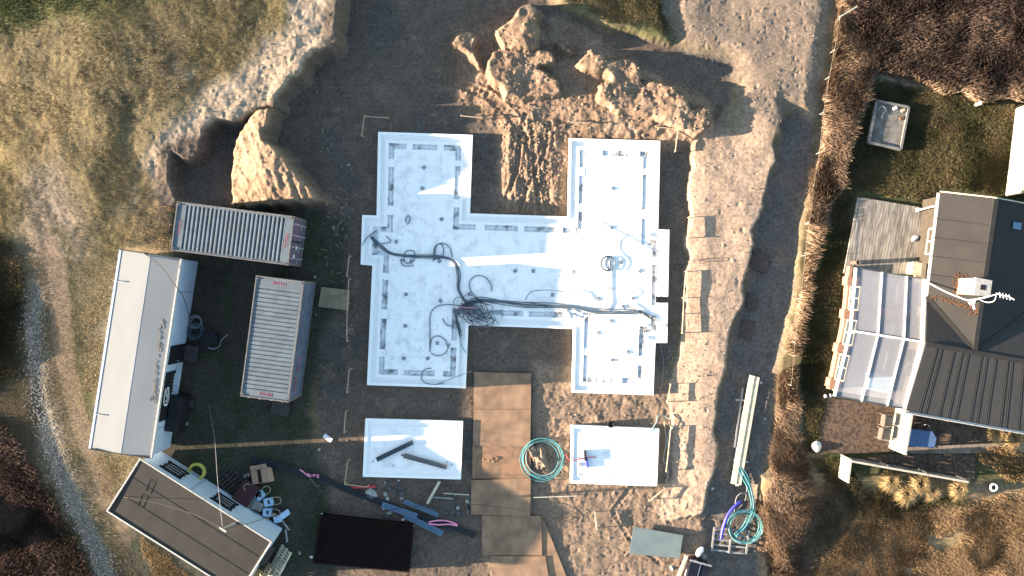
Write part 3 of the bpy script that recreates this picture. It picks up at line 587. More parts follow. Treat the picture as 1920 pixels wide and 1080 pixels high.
# ================================================================ INSULATED FOUNDATIONS
def offset(poly, d):
    n = len(poly); a = sum(poly[i][0]*poly[(i+1) % n][1]-poly[(i+1) % n][0]*poly[i][1] for i in range(n)); sg_ = 1 if a > 0 else -1
    out = []
    for i in range(n):
        p0, p1, p2 = Vector(poly[i-1]), Vector(poly[i]), Vector(poly[(i+1) % n]); e1 = (p1-p0).normalized(); e2 = (p2-p1).normalized()
        n1 = Vector((-e1.y, e1.x))*sg_; n2 = Vector((-e2.y, e2.x))*sg_; k = 1+n1.dot(n2)
        out.append(tuple(p1+(n1+n2)*(d/k)))
    return out
def foundation(outline, label, wide=True, notch=None, zt=0.34):
    poly = XY(outline, zt); c = poly[0]; root = empty('foundation_formwork', (sum(p[0] for p in poly)/len(poly), sum(p[1] for p in poly)/len(poly), 0), label, 'foundation')
    n = len(poly)
    base = list(poly)
    if notch:
        i, pts = notch; base = base[:i+1]+XY(pts, zt)+base[i+1:]
    m = MB(); m.prism(offset(poly, .01) if not notch else base, .0, .13); m.build('base_board', 'eps_trough', root)
    rings = [(0, .13, .34, 'rim', 'eps_white'), (.13, .40, .22, 'ledge', 'eps_white'), (.40, .56, .30, 'inner_rim', 'eps_white')] if wide else [(0, .14, .34, 'rim', 'eps_white'), (.14, .36, .27, 'ledge', 'eps_white'), (.36, .48, .30, 'inner_rim', 'eps_white')]
    for a, b, z, nm, mt in rings:
        A, B = offset(poly, a), offset(poly, b); m = MB()
        for i in range(n):
            j = (i+1) % n
            if notch and i == notch[0]:
                ys = [q[1] for q in XY(notch[1], zt)]; y1, y2 = max(ys), min(ys)
                def at(p, q, y): t = (y-p[1])/(q[1]-p[1]); return (p[0]+(q[0]-p[0])*t, y)
                m.prism([A[i], at(A[i], A[j], y1), at(B[i], B[j], y1), B[i]], .13, z); m.prism([at(A[i], A[j], y2), A[j], B[j], at(B[i], B[j], y2)], .13, z)
            else: m.prism([A[i], A[j], B[j], B[i]], .13, z)
        m.build(nm, mt, root)
    din = .86 if wide else .482
    I = offset(poly, din); m = MB(); m.prism(I, .13, .295)
    me_ = m.build('floor_board', 'eps_board', root)
    if wide:
        A, B = offset(poly, .56), offset(poly, .86); m = MB()
        for i in range(n):
            if notch and i == notch[0]: continue
            j = (i+1) % n; m.prism([A[i], A[j], B[j], B[i]], .13, .258)
        m.build('trench_bed', 'eps_trough', root)
    if wide:   # bridging blocks across the rebar trench, rebar in it
        A, B = offset(poly, .56), offset(poly, .86); C2 = offset(poly, .71); rb = MB()
        for i in range(n):
            j = (i+1) % n; a0, a1, b0, b1 = map(Vector, (A[i], A[j], B[i], B[j])); Lg = (a1-a0).length
            if Lg < 1.5: continue
            k = max(1, int(Lg/1.75)); d = (a1-a0).normalized(); nn = (b0-a0)-(b0-a0).dot(d)*d
            for q in range(k):
                t = (q+.5+random.uniform(-.12, .12))/k; c0 = a0.lerp(a1, t); w_ = random.uniform(.14, .26)
                bm_ = MB(); bm_.prism([tuple(c0-d*w_), tuple(c0+d*w_), tuple(c0+d*w_+nn), tuple(c0-d*w_+nn)], .13, random.choice((.285, .31))); bm_.build('spacer_block', 'eps_white', root)
            for s in (.25, .75):
                u, v = Vector(A[i]).lerp(Vector(B[i]), s), Vector(A[j]).lerp(Vector(B[j]), s); rb.tube([(u.x, u.y, .27), (v.x, v.y, .27)], .007, 4)
            for q in range(int(Lg/.35)):
                u = a0.lerp(a1, (q+.5)/int(Lg/.35)); rb.tube([(u.x, u.y, .28), (u.x+nn.x, u.y+nn.y, .28)], .005, 4)
        rb.build('rebar_cage', 'rebar', root)
    return root, poly
H_OUT = [(709, 247), (886, 253), (881, 400), (1064, 406), (1067, 259), (1238, 264), (1234, 430), (1255, 431), (1251, 643), (1229, 643), (1225, 741), (1072, 736), (1075, 617), (878, 610), (873, 728), (688, 722), (698, 498), (676, 496), (679, 403), (706, 404)]
foundation(H_OUT, 'large H-shaped white polystyrene foundation tray with cables lying across it', True, (7, [(1253.5, 557), (1230, 556), (1230, 567), (1253.3, 568)]))
foundation([(685, 785), (868, 790), (864, 899), (680, 894)], 'small rectangular white foundation tray holding two steel strips', False)
foundation([(1071, 797), (1236, 804), (1232, 912), (1069, 906)], 'small rectangular white foundation tray with red hose and tools in it', False)
# grey bar chairs and clips dotted over the boards
for px, py in ((795, 314), (792, 353), (828, 411), (743, 453), (771, 490), (824, 490), (761, 552), (826, 564), (760, 611), (820, 643), (757, 672), (802, 672), (966, 508), (1074, 510), (1000, 508), (880, 551), (1149, 353), (1147, 426), (1164, 491), (1199, 508), (1187, 559), (1168, 575), (1145, 602), (1121, 624), (1148, 675), (1177, 660), (1121, 560), (1036, 553)):
    m = MB(); c = P(px, py, .30); a = random.uniform(0, 3)
    m.box((c.x, c.y, .302), (.20, .18, .012), a); 
    for s in (-1, 1): m.box((c.x+s*.06*math.cos(a), c.y+s*.06*math.sin(a), .325), (.03, .15, .04), a)
    tag(m.build('bar_chair', 'clip_grey'), 'small grey plastic bar chair lying on the white foundation boards', 'bar chair', 'bar chairs on the foundation')
for px, py in ((867, 830), (839, 867), (847, 872), (736, 873), (699, 865), (1147, 889), (1086, 890)):
    m = MB(); c = P(px, py, .31); m.cyl((c.x, c.y), .045, .296, .33, 8); m.tube([(c.x, c.y, .33), (c.x, c.y, .39)], .015, 5)
    tag(m.build('drain_stub', 'clip_grey'), 'tiny dark stub on a small foundation tray', 'stub', 'stubs on the small trays')
# dirt specks and soot marks are loose crumbs of soil on the boards
m = MB()
for _ in range(330):
    for _t in range(20):
        px, py = random.uniform(700, 1240), random.uniform(255, 735)
        if (715 < px < 872 and (420 < py < 715 or (255 < py < 420 and random.random() < .15))) or (872 < px < 1230 and 420 < py < 600 and random.random() < .5) or (1085 < px < 1215 and 600 < py < 725) or (1090 < px < 1220 and 280 < py < 420 and random.random() < .3): break
    c = P(px, py, .30); r = random.uniform(.008, .026)
    m.cyl((c.x, c.y), r, .296, .296+r*.5, 6, r*.5)
tag(m.build('soil_crumbs', 'stone_dark'), 'scattered dark crumbs of soil on the white foundation boards', 'soil', kind='stuff')
# ================================================================ CONDUITS AND CABLES
def rope(name, pts, r, m_, label, cat, z=.335, group=None, closed=False, n=7):
    m = MB(); m.tube(ppath(pts, z, n, closed), r, 6, closed); return tag(m.build(name, m_, smooth=True), label, cat, group)
def bundle(name, pts, k, sp, r, m_, label, cat, z=.33, jit=3.0, part='conduit'):
    c = P(*pts[0][:2], z); root = empty(name, (c.x, c.y, 0), label, cat)
    for i in range(k):
        o = (i-(k-1)/2)*sp; q = []
        for j, p in enumerate(pts):
            a = pts[max(j-1, 0)]; b = pts[min(j+1, len(pts)-1)]; dx, dy = b[0]-a[0], b[1]-a[1]; l = math.hypot(dx, dy)
            e = 1+jit*.15*math.sin(j*2.1+i*1.7); q.append((p[0]-dy/l*o*e, p[1]+dx/l*o*e, z+.012*(i % 2)+.004*j))
        m = MB(); m.tube(ppath(q, z, 7), r, 6); m.build(part, m_, root, smooth=True)
    return root
bundle('conduit_bundle', [(695, 444), (712, 460), (732, 474), (760, 480), (800, 481), (832, 482), (852, 492), (860, 515), (860, 540), (868, 560), (880, 570)], 4, 1.5, .022, 'conduit', 'bundle of dark conduits running from the left edge and bending down to the tangle', 'cable bundle')
bundle('conduit_bundle', [(876, 572), (900, 563), (940, 566), (985, 571), (1030, 574), (1075, 576), (1110, 583), (1150, 586), (1200, 586), (1222, 598)], 6, 1.7, .020, 'conduit', 'wide bundle of dark conduits crossing the middle of the foundation to the right edge', 'cable bundle')
bundle('conduit_bundle', [(1141, 480), (1142, 510), (1142, 550), (1143, 568), (1134, 582)], 2, 4.0, .018, 'conduit_light', 'pair of thin grey conduits dropping straight down on the right wing', 'cable bundle')
tg = empty('cable_tangle', P(893, 590, .33), 'tangled heap of dark conduit loops at the inner corner of the foundation', 'cable tangle')
for k in range(19):
    cx, cy = random.gauss(896, 12), random.gauss(590, 7); a0 = random.uniform(0, 6.28); rx, ry = random.uniform(8, 34), random.uniform(6, 18); ro = random.uniform(-.3, 1.2)
    if k < 12: st = (random.uniform(868, 886), random.uniform(562, 590))
    q = []
    nn = random.randint(5, 9)
    for j in range(nn):
        a = a0+j*5.2/nn; x, y = rx*math.cos(a), ry*math.sin(a); q.append((cx+x*math.cos(ro)-y*math.sin(ro), cy+x*math.sin(ro)+y*math.cos(ro), .34+.20*abs(math.sin(j*1.1+k))))
    if k < 12: q = [(*st, .34)]+q
    m = MB(); m.tube(ppath(q, .34, 7), random.uniform(.014, .022), 6); m.build('conduit', random.choice(['conduit', 'conduit', 'girder_dark', 'plastic_dark', 'conduit_light']), tg, smooth=True)
for k in range(9):
    q = [(872+k*1.2, 568, .36), (862-random.uniform(0, 10), 585+k, .5), (858+random.uniform(-3, 4), 605, .42), (862+k*.5, 628+random.uniform(-6, 8), .34)]
    m = MB(); m.tube(ppath(q, .34, 6), .017, 6); m.build('conduit', random.choice(['conduit', 'plastic_dark']), tg, smooth=True)
loops = [([(757, 490), (760, 472), (776, 471), (776, 488), (764, 494), (752, 486), (756, 498), (776, 498)], 'conduit', 'dark cable looped small around the left bundle near the left edge'),
 ([(812, 490), (815, 464), (826, 457), (832, 470), (826, 484), (814, 486)], 'conduit', 'inner dark cable loop standing above the bundle at the left wing'),
 ([(814, 488), (818, 462), (830, 456), (843, 464), (848, 482)], 'conduit', 'outer dark cable arch standing above the bundle at the left wing'),
 ([(900, 563), (884, 548), (880, 530), (890, 518), (906, 518), (917, 528), (922, 538), (921, 546)], 'conduit', 'single open dark loop with a frayed end above the tangle'),
 ([(806, 660), (806, 620), (807, 590), (818, 575), (842, 571), (862, 574), (875, 582)], 'conduit', 'dark cable curving out of the tangle and down the left wing'),
 ([(806, 658), (810, 635), (822, 630), (835, 638), (839, 650)], 'conduit', 'short dark cable arch at the foot of the curving cable'),
 ([(808, 662), (820, 667), (835, 662), (843, 644)], 'conduit', 'dark cable arc below the short arch on the left wing'),
 ([(809, 690), (795, 694), (790, 708), (798, 718), (815, 721), (833, 718)], 'conduit', 'dark cable hooked near the bottom rim of the left wing'),
 ([(815, 722), (840, 712), (865, 703), (883, 696)], 'conduit_light', 'thin pale cable slung over the bottom right corner of the left wing'),
 ([(830, 597), (836, 608), (846, 611), (855, 606)], 'conduit', 'short curved stub of cable left of the tangle'),
 ([(724, 443), (732, 450), (730, 455), (716, 456)], 'conduit', 'tiny cable loop at the left bump of the foundation'),
 ([(679, 460), (688, 446), (707, 431)], 'plastic_dark', 'short dark rod leaning over the left rim'),
 ([(763, 417), (760, 412), (765, 404), (769, 410), (766, 418), (763, 421)], 'conduit', 'small oval cable ring lying on the upper left wing'),
 ([(1086, 416), (1120, 434), (1160, 455), (1195, 476), (1228, 492)], 'conduit_light', 'long thin cable running diagonally over the upper right wing', .5),
 ([(1150, 452), (1138, 441), (1120, 441), (1106, 452), (1103, 467), (1112, 480), (1128, 487)], 'conduit_light', 'wide thin cable arch on the right wing under the diagonal cable', .6),
 ([(985, 562), (995, 548), (1015, 544), (1050, 546), (1070, 552), (1078, 562)], 'conduit', 'long flat cable arch above the wide bundle', .5),
 ([(1078, 566), (1070, 548), (1100, 542), (1150, 541), (1165, 550), (1150, 560)], 'conduit_light', 'pale thin cable hoop between wide bundle and right wing', .5),
 ([(1064, 595), (1052, 592), (1045, 585), (1050, 578), (1060, 580), (1070, 592)], 'conduit_light', 'small cable ring hanging below the wide bundle', .4),
 ([(1175, 570), (1190, 580), (1200, 586), (1215, 594), (1228, 602)], 'plastic_dark', 'stiff dark cable ends bristling at the right bump', .4),
 ([(1226, 596), (1236, 610), (1228, 618), (1205, 618), (1195, 608)], 'conduit_light', 'cable curled at the lower right bump', .4),
 ([(1206, 622), (1192, 620), (1182, 628), (1180, 640), (1190, 646)], 'conduit_light', 'half ring of pale cable on the lower right wing', .4),
 ([(862, 628), (864, 645), (874, 662)], 'hose_teal', 'short teal hose hanging down from the tangle', .35),
 ([(858, 575), (880, 577), (893, 576)], 'pink', 'thin pink cord across the top of the tangle', .62)]
for t in loops: rope('cable', t[0], .016 if 'thin' in t[2] or 'pale' in t[2] else .022, t[1], t[2], 'cable', t[3] if len(t) > 3 else .33)
m = MB(); m.tube(ppath([(1141, 478)], .33, 2)+[], .01) if False else None
c = P(1140, 494, .4); rt = empty('cable_coil', (c.x, c.y, .3), 'dark cable coil of two turns on the right wing', 'cable coil')
for k in range(3):
    m = MB(); rr = .34+.03*k; m.tube([(c.x+rr*math.cos(a/18*math.pi)*(.95), c.y+rr*math.sin(a/18*math.pi), .34+.05*k) for a in range(36)], .018, 6, True); m.build('turn', 'conduit', rt, smooth=True)
# ================================================================ PROFILE BOARDS round the dig
def stake(mb, x, y, zt, r=.022): 
    z0 = gh(x, y)-.1; mb.box((x, y, (z0+zt)/2), (r*2, r*2, zt-z0))
def profile_board(pts, label, m_='timber', z=.52, legs=None, off=0.0):
    q = [P(a, b, z) for a, b in pts]; root = empty('profile_board', (q[0].x, q[0].y, gh(q[0].x, q[0].y)), label, 'profile board', 'timber profile boards around the foundations')
    for a, b in zip(q[:-1], q[1:]):
        m = MB(); m.beam(a, b, .032, .11); m.build('board', m_, root)
    for i, p in enumerate(q if legs is None else [q[0].lerp(q[-1], t) for t in legs]):
        m = MB(); stake(m, p.x+.03, p.y+.03, z+.07+.02*(i % 2)); m.build('post', m_, root)
    return root
profile_board([(678, 255), (683, 218), (726, 221)], 'corner board in shade off the top left corner of the big foundation')
profile_board([(863, 217), (903, 221)], 'straight board above the gap right of the upper left wing')
profile_board([(1065, 228), (1104, 231)], 'straight sunlit board above the left corner of the upper right wing')
profile_board([(1228, 238), (1272, 242), (1266, 284)], 'sunlit corner board off the top right corner of the big foundation')
profile_board([(1292, 408), (1289, 447)], 'short sunlit board on the sand beside the upper right bump')
profile_board([(1286, 510), (1282, 560), (1281, 590), (1279, 626)], 'long sunlit board with four posts on the sand right of the notch')
profile_board([(1257, 722), (1251, 756)], 'short board on the sand off the bottom right corner of the big foundation', z=.45)
profile_board([(655, 481), (650, 520)], 'short shaded board right of the gap between the two containers')
profile_board([(654, 524), (651, 570), (650, 640)], 'long shaded board beside the plywood sheet')
profile_board([(655, 693), (650, 737)], 'shaded board left of the bottom corner of the lower left wing')
profile_board([(648, 772), (645, 812)], 'shaded board just above the paper sign near the small left tray')
profile_board([(652, 865), (646, 908), (688, 913)], 'corner board beside the red tubes')
profile_board([(1258, 802), (1253, 850), (1249, 885)], 'upper sunlit board right of the small right tray', z=.45)
profile_board([(1246, 917), (1217, 940)], 'slanting board below the right corner of the small right tray', 'timber', .4)
profile_board([(1115, 963), (1119, 993)], 'short stout board standing alone on churned sand below the small right tray', 'timber_pale', .3)
def plank(name, a, b, w_, t, m_, label, cat='plank', z=.06, group=None):
    A, B = P(*a, 0), P(*b, 0); za, zb = gh(A.x, A.y), gh(B.x, B.y); m = MB(); m.beam((A.x, A.y, za+z), (B.x, B.y, zb+z), w_, t)
    return tag(m.build(name, m_), label, cat, group)
plank('plank', (825, 901), (802, 942), .14, .05, 'timber_pale', 'pale plank leaning out from under the small left tray', z=.22)
plank('plank', (806, 931), (851, 934), .07, .05, 'timber_grey', 'grey lath lying left of the rubble beside the plates', z=.12)
plank('plank', (832, 923), (880, 926), .04, .05, 'timber_pale', 'thin pale lath above the rubble beside the plates', z=.22)
plank('plank', (1000, 931), (1080, 928), .04, .04, 'timber_pale', 'thin pale lath on churned sand right of the rusty plates', z=.2)
plank('plank', (655, 914), (705, 911), .11, .08, 'red', 'longer red tube lying left of the rubble', 'tube', .08)
plank('plank', (656, 921), (676, 923), .07, .07, 'red', 'shorter red tube tucked below the longer one', 'tube', .06)
# ================================================================ GROUND PLATES
def plate(pts, z, m_, label, holes=()):
    q = XY(pts, 0); root = empty('ground_plate', (sum(p[0] for p in q)/4, sum(p[1] for p in q)/4, 0), label, 'ground plate', 'rusty ground plates forming the driveway')
    m = MB(); m.prism(q, z-.03, z); m.build('sheet', m_, root)
    for hx_, hy_ in holes:
        m = MB(); c = P(hx_, hy_, 0)
    X
    return root
Z0 = .14
plate([(889, 697), (996, 700), (995, 768), (888, 766)], Z0, 'plate', 'topmost rusty plate below the gap of the big foundation, half in shade', [(948, 710), (940, 731)])
plate([(888, 767), (995, 767), (994, 836), (887, 835)], Z0+.035, 'plate', 'second rusty plate from the top, its lower left beside the small left tray', [(940, 798), (941, 831)])
plate([(886, 836), (996, 834), (994, 897), (886, 896)], Z0+.01, 'plate_orange', 'third and most orange plate with crumbs of soil, left of the teal hose ring', [(938, 862)])
plate([(884, 899), (995, 895), (994, 966), (883, 963)], Z0+.06, 'plate', 'fourth rusty plate with two cord shadows, right of the rubble', [(938, 926), (937, 961)])
plate([(904, 965), (1015, 966), (1016, 1040), (904, 1039)], Z0+.02, 'plate', 'fifth rusty plate from the top, pushed to the right', [(958, 967), (1001, 1003), (959, 1036)])
plate([(920, 1041), (1022, 1041), (1040, 1150), (932, 1160)], Z0+.04, 'plate', 'bottom rusty plate running out of the picture', [(986, 1047)])
plate([(1000, 975), (1020, 975), (1070, 1100), (1010, 1105)], Z0-.03, 'plate', 'slanted rusty plate showing its right edge under the fifth plate')
m = MB()
for k in range(14):
    c = P(random.uniform(905, 935), random.uniform(855, 865), 0); m.cyl((c.x, c.y), random.uniform(.03, .08), Z0, Z0+random.uniform(.03, .07), 6, .02)
tag(m.build('soil_clods', 'plate_orange'), 'clods of soil dropped on the orange plate', 'soil', kind='stuff')
def sheet(name, pts, z, th, m_, label, cat, dz=(0, 0, 0, 0)):
    m = MB(); q = XY(pts, 0); m.slab3([(x, y, z+d) for (x, y), d in zip(q, dz)], th); return m, tag(m.build(name, m_), label, cat)
pb = empty('plywood_sheet', P(628, 560, 0), 'tan perforated plywood sheet lying between the lower container and the big foundation', 'plywood')
m = MB(); m.prism(XY([(604, 538), (657, 544), (655, 582), (598, 575)]), .12, .16); m.build('board', 'plywood', pb)
for i in range(6):
    m = MB(); c = P(618+(i % 3)*10+random.uniform(-2, 2), 555+(i//3)*8, 0); m.box((c.x, c.y, .163), (.05, .035, .006)); m.build('hole', 'plate_dark', pb)
sheet('door_mat', [(512, 748), (546, 754), (541, 781), (508, 776)], .14, .05, 'timber_dark', 'dark flat board in front of the doors of the lower container', 'board')
sheet('cover_sheet', [(1187, 985), (1279, 1001), (1272, 1044), (1178, 1035)], .24, .04, 'sheet_grey', 'flat grey green panel lying on the churned sand at the bottom', 'panel', (0, .03, .05, .02))
for i, (pts, lb) in enumerate((([(1413, 468), (1445, 480), (1438, 512), (1408, 500)], 'uppermost brown board in the shaded trench'), ([(1405, 548), (1426, 560), (1418, 585), (1402, 578)], 'middle brown board in the shaded trench'), ([(1396, 598), (1420, 604), (1410, 642), (1388, 634)], 'lowest brown board in the shaded trench'))):
    q = XY(pts); z = gh(*q[0]); sheet('trench_board', pts, z+.06, .04, 'board_brown', lb, 'board')
# ================================================================ STEEL AND PLASTIC STRIPS
mat('pipe_dark', (0.022, 0.026, 0.030), 0.5, c2=(0.014, 0.017, 0.02))
def girder(a, b, w_, m_, z, label, teeth=True, root_g='girder'):
    A, B = P(*a, z), P(*b, z); root = empty('lattice_girder', (A.x, A.y, 0), label, 'girder'); d = (B-A).normalized(); s = Vector((-d.y, d.x, 0)); L = (B-A).length
    m = MB()
    for k in (-1, 1): m.beam(A+s*(k*w_/2), B+s*(k*w_/2), .035, .05)
    m.beam(A-Vector((0, 0, .035)), B-Vector((0, 0, .035)), w_, .02)
    m.build('chord', m_, root)
    m = MB(); n = int(L/.11)
    for i in range(n):
        p = A+d*(L*(i+.5)/n); m.beam(p-s*(w_/2), p+s*(w_/2), .035, .05)
    m.build('web', m_, root); return root
girder((706, 862), (774, 829), .20, 'girder_dark', .40, 'dark steel strip lying diagonally on the small left tray')
girder((757, 854), (838, 876), .22, 'girder_grey', .40, 'grey slotted strip pointing down right on the small left tray')
girder((752, 853), (790, 860), .06, 'girder_grey', .47, 'thin strip end on top of the grey slotted strip')
girder((716, 946), (782, 968), .26, 'girder', .28, 'upper blue lattice strip on the ground left of the plates')
girder((758, 966), (830, 1001), .26, 'girder', .26, 'lower blue lattice strip on the ground left of the plates')
girder((757, 940), (822, 966), .16, 'girder', .28, 'blue lattice strip with fine teeth on the rubble side')
girder((762, 937), (818, 959), .06, 'girder_dark', .24, 'narrow dark strip beside the fine toothed one')
bundle('pipe_bundle', [(470, 862), (520, 873), (600, 897), (670, 925), (740, 952), (820, 980), (893, 1004)], 5, 2.4, .038, 'pipe_dark', 'long bundle of black pipes lying from the cardboard box to the rusty plates', 'pipes', z=.12, jit=.6, part='pipe')
for pts, lb in (([(562, 880), (570, 886), (580, 893), (590, 890), (598, 896)], 'upper pink strap round the black pipe bundle'), ([(598, 890), (586, 892), (576, 888)], 'short pink strap crossing the upper one'), ([(804, 979), (820, 976), (840, 977), (858, 984)], 'upper pink strap on the pipes beside the blue strips'), ([(804, 982), (822, 984), (842, 983), (858, 986)], 'lower pink strap on the pipes beside the blue strips')):
    m = MB(); q = ppath(pts, .30, 5); 
    for a, b in zip(q[:-1], q[1:]): m.beam(a, b, .07, .01)
    tag(m.build('strap', 'pink'), lb, 'strap')
rope('strap', [(578, 892), (586, 902), (594, 912), (600, 909)], .02, 'string', 'loose grey strap end beside the pink straps', 'strap', .2)
# concrete rubble
def rock(c, r, m_, name, label, cat, group=None, fl=.7, seed=None):
    rr = random.Random(seed or random.random()); bm_ = bmesh.new(); bmesh.ops.create_icosphere(bm_, subdivisions=2, radius=1)
    a = [Vector((rr.uniform(-1, 1), rr.uniform(-1, 1), rr.uniform(-.3, 1))).normalized() for _ in range(11)]
    sx, sy = rr.uniform(.7, 1.2), rr.uniform(.7, 1.2)
    for v in bm_.verts:
        k = 1.0
        for q in a: k = min(k, .58/max(.58, v.co.dot(q)))
        v.co = Vector((v.co.x*k*r*sx, v.co.y*k*r*sy, max(-.3, v.co.z)*k*r*fl))
    me = bpy.data.meshes.new(name); bm_.to_mesh(me); bm_.free(); me.materials.append(M[m_]); o = bpy.data.objects.new(name, me); col.objects.link(o); o.location = (c[0], c[1], c[2]+r*fl*.2); o.rotation_euler = (0, 0, rr.uniform(0, 6)); return tag(o, label, cat, group)
rock(G(698, 930), .42, 'stone', 'concrete_chunk', 'largest pale concrete chunk at the end of the red tubes', 'rubble', fl=.5)
for k in range(46):
    a, b = (random.uniform(712, 762), random.gauss(930, 15)) if k < 22 else (random.uniform(846, 884), random.gauss(945, 20))
    rock(G(a, b), random.uniform(.06, .20), random.choice(['stone', 'stone_dark', 'stone_dark']), 'rubble_chunk', 'grey rubble chunk lying in the heap between red tubes and plates' if k < 22 else 'grey rubble chunk lying in the heap against the plates', 'rubble', 'rubble between tray and pipes', .8)
for i, (a, b, lb) in enumerate(((747, 901, 'white cube crumb just below the small left tray'), (604, 965, 'white pebble at the top left corner of the black mesh stack'), (774, 986, 'white pebble at the top right corner of the black mesh stack'), (756, 974, 'white chip beside the lower blue strip'), (584, 1044, 'white pebble at the bottom left corner of the black mesh stack'), (719, 953, 'bright white lump at the head of the upper blue strip'), (880, 1001, 'white lump on the black pipes near the plates'), (562, 1037, 'grey flat stone left of the black mesh stack'), (590, 519, 'grey stone beside the top corner of the lower container'), (598, 844, 'pale stone below the paper sign'), (653, 309, 'pale stone left of the upper left wing'), (625, 427, 'pale stone in the shaded yard left of the foundation'), (538, 743, 'small pale stone beside the lower container'), (494, 867, 'white scrap above the cardboard box'))):
    rock(G(a, b), random.uniform(.08, .13), 'stone' if 'grey' in lb or 'stone' in lb else 'white', 'pebble', lb, 'stone')
# ================================================================ BLACK REBAR MESH STACK
ms = empty('mesh_stack', P(683, 1020, 0), 'low stack of dark rusty reinforcement mesh mats at the bottom', 'mesh stack')
zt = .55; q = [P(a, b, zt) for a, b in ((600, 966), (775, 985), (767, 1074), (586, 1056))]
m = MB(); m.prism([tuple(p.lerp((q[0]+q[2])/2, .02)[:2]) for p in q], .03, zt-.10); m.build('mat_pile', 'mesh_core', ms)
for lay in range(4):
    m = MB(); dz = Vector((random.uniform(-.03, .03), random.uniform(-.03, .03), -.028*lay))
    for i in range(47):
        t = i/46; m.beam(q[0].lerp(q[1], t)+dz, q[3].lerp(q[2], t)+dz, .014, .014)
    for i in range(25):
        t = i/24; m.beam(q[0].lerp(q[3], t)+dz-Vector((0, 0, .014)), q[1].lerp(q[2], t)+dz-Vector((0, 0, .014)), .014, .014)
    m.build('mesh_mat', 'mesh_rust', ms)
# ================================================================ THINGS BETWEEN THE CABINS
def pallet(name, c, ang, m_, label, L=1.2, W_=.8, tilt=None, boards=7, dbl=False):
    root = empty(name, c, label, 'pallet'); X_ = Matrix.Translation(c) @ Matrix.Rotation(ang, 4, 'Z')
    if tilt: X_ = X_ @ Matrix.Rotation(tilt, 4, 'X')
    def bx(nm, cc, dd):
        m = MB(); m.box(cc, dd, mtx=X_); m.build(nm, m_, root)
    for i in range(boards): bx('deck_slat', (-L/2+.05+(L-.1)*i/(boards-1), 0, .135), (.085 if boards > 5 else .14, W_, .02))
    for y in (-1, 0, 1): bx('runner', (0, y*(W_/2-.05), .065), (L, .09, .11))
    return root
pallet('pallet', G(437, 905), R(-50), 'timber_dark', 'dark slatted pallet on the ground by the barred window', 1.5, 1.1, boards=8)
pallet('pallet', G(503, 985), R(-32), 'timber', 'small tan slatted crate base below the blue tubs', 1.0, .6, boards=6)
pallet('pallet', G(532, 1045, .25), R(62), 'timber_pale', 'topmost pale pallet leaning beside the dark roofed cabin', 1.2, .8, R(-35), 8)
pallet('pallet', G(520, 1068, .2), R(62), 'timber_pale', 'lower pale pallet leaning beside the dark roofed cabin', 1.2, .8, R(-35), 8)
pallet('pallet', G(498, 1075, .1), R(58), 'timber', 'tan pallet nearest to the end wall of the dark roofed cabin', 1.2, .9, R(-60), 7)
m = MB(); c = G(505, 1035); m.box((c.x, c.y, .5), (.9, .35, .95), R(55)); tag(m.build('crate', 'timber_dark', bevel=.02), 'dark green grey crate between the cabin end and the pallets', 'crate')
# cardboard box, open
bx_ = empty('cardboard_box', G(493, 889), 'open brown cardboard box with folded flaps near the cabin', 'cardboard box', None, R(8))
m = MB(); h_ = .5
for cx, cy, dx, dy in ((0, .36, .9, .02), (0, -.36, .9, .02), (-.44, 0, .02, .7), (.44, 0, .02, .7)): m.box((cx, cy, h_/2), (dx, dy, h_))
m.box((0, 0, .02), (.86, .70, .03)); m.build('body', 'cardboard', bx_, world=False)
for pts in (((-.45, .37, h_), (.45, .37, h_), (.40, .62, h_+.10), (-.42, .60, h_+.12)), ((-.45, -.37, h_), (-.45, .37, h_), (-.12, .33, h_+.04), (-.12, -.33, h_+.03)), ((.45, .37, h_), (.45, -.37, h_), (.08, -.33, h_+.02), (.08, .33, h_+.03)), ((.45, -.37, h_), (.45, .37, h_), (.62, .33, h_-.1), (.66, -.35, h_-.12))):
    m = MB(); m.slab3([Vector(p) for p in pts], .012); m.build('flap', 'cardboard', bx_, world=False)
m = MB(); c = G(463, 925); m.box((c.x, c.y, .25), (.9, 1.5, .5), R(-35)); tag(m.build('crate', 'maroon', bevel=.03), 'dark maroon crate between the dark pallet and the blue tubs', 'crate')
for i, (a, b) in enumerate(((462, 892), (466, 899), (461, 905), (468, 889))): rock(G(a, b, .1), .16, 'cushion', 'cloth_bundle', 'crumpled light rag left of the cardboard box', 'rag', 'crumpled rags', 1.0)
def tub(px, py, ang, label, m_='plastic_blue'):
    c = G(px, py, .05); root = empty('plastic_tub', (c.x, c.y, c.z), label, 'tub', 'pale blue tubs with tube handles', ang)
    m = MB(); w0, w1, hh = .17, .22, .38
    for s in (-1, 1):
        m.add([(-w0, s*w0, 0), (w0, s*w0, 0), (w1, s*w1, hh), (-w1, s*w1, hh)], [(0, 1, 2, 3)]); m.add([(s*w0, -w0, 0), (s*w0, w0, 0), (s*w1, w1, hh), (s*w1, -w1, hh)], [(0, 1, 2, 3)])
    m.box((0, 0, hh-.06), (.40, .40, .03)); m.build('body', m_, root, world=False)
    m = MB(); m.tube(spline([(.18, .17, .3), (.45, .19, .42), (.68, .12, .48), (.68, -.12, .48), (.45, -.19, .42), (.18, -.17, .3)], 5), .018); m.build('handle', 'timber', root, world=False)
    m = MB(); m.box((.02, 0, hh-.04), (.12, .20, .03)); m.build('lid', 'plastic_dark', root, world=False)
tub(491, 926, R(40), 'blue tub nearest the cardboard box'); tub(507, 938, R(12), 'blue tub in the middle of the three with handles'); tub(505, 957, R(-2), 'blue tub with handle nearest the cabin wall'); tub(484, 922, R(140), 'blue tub whose handle points back to the cabin', 'plastic_dark')
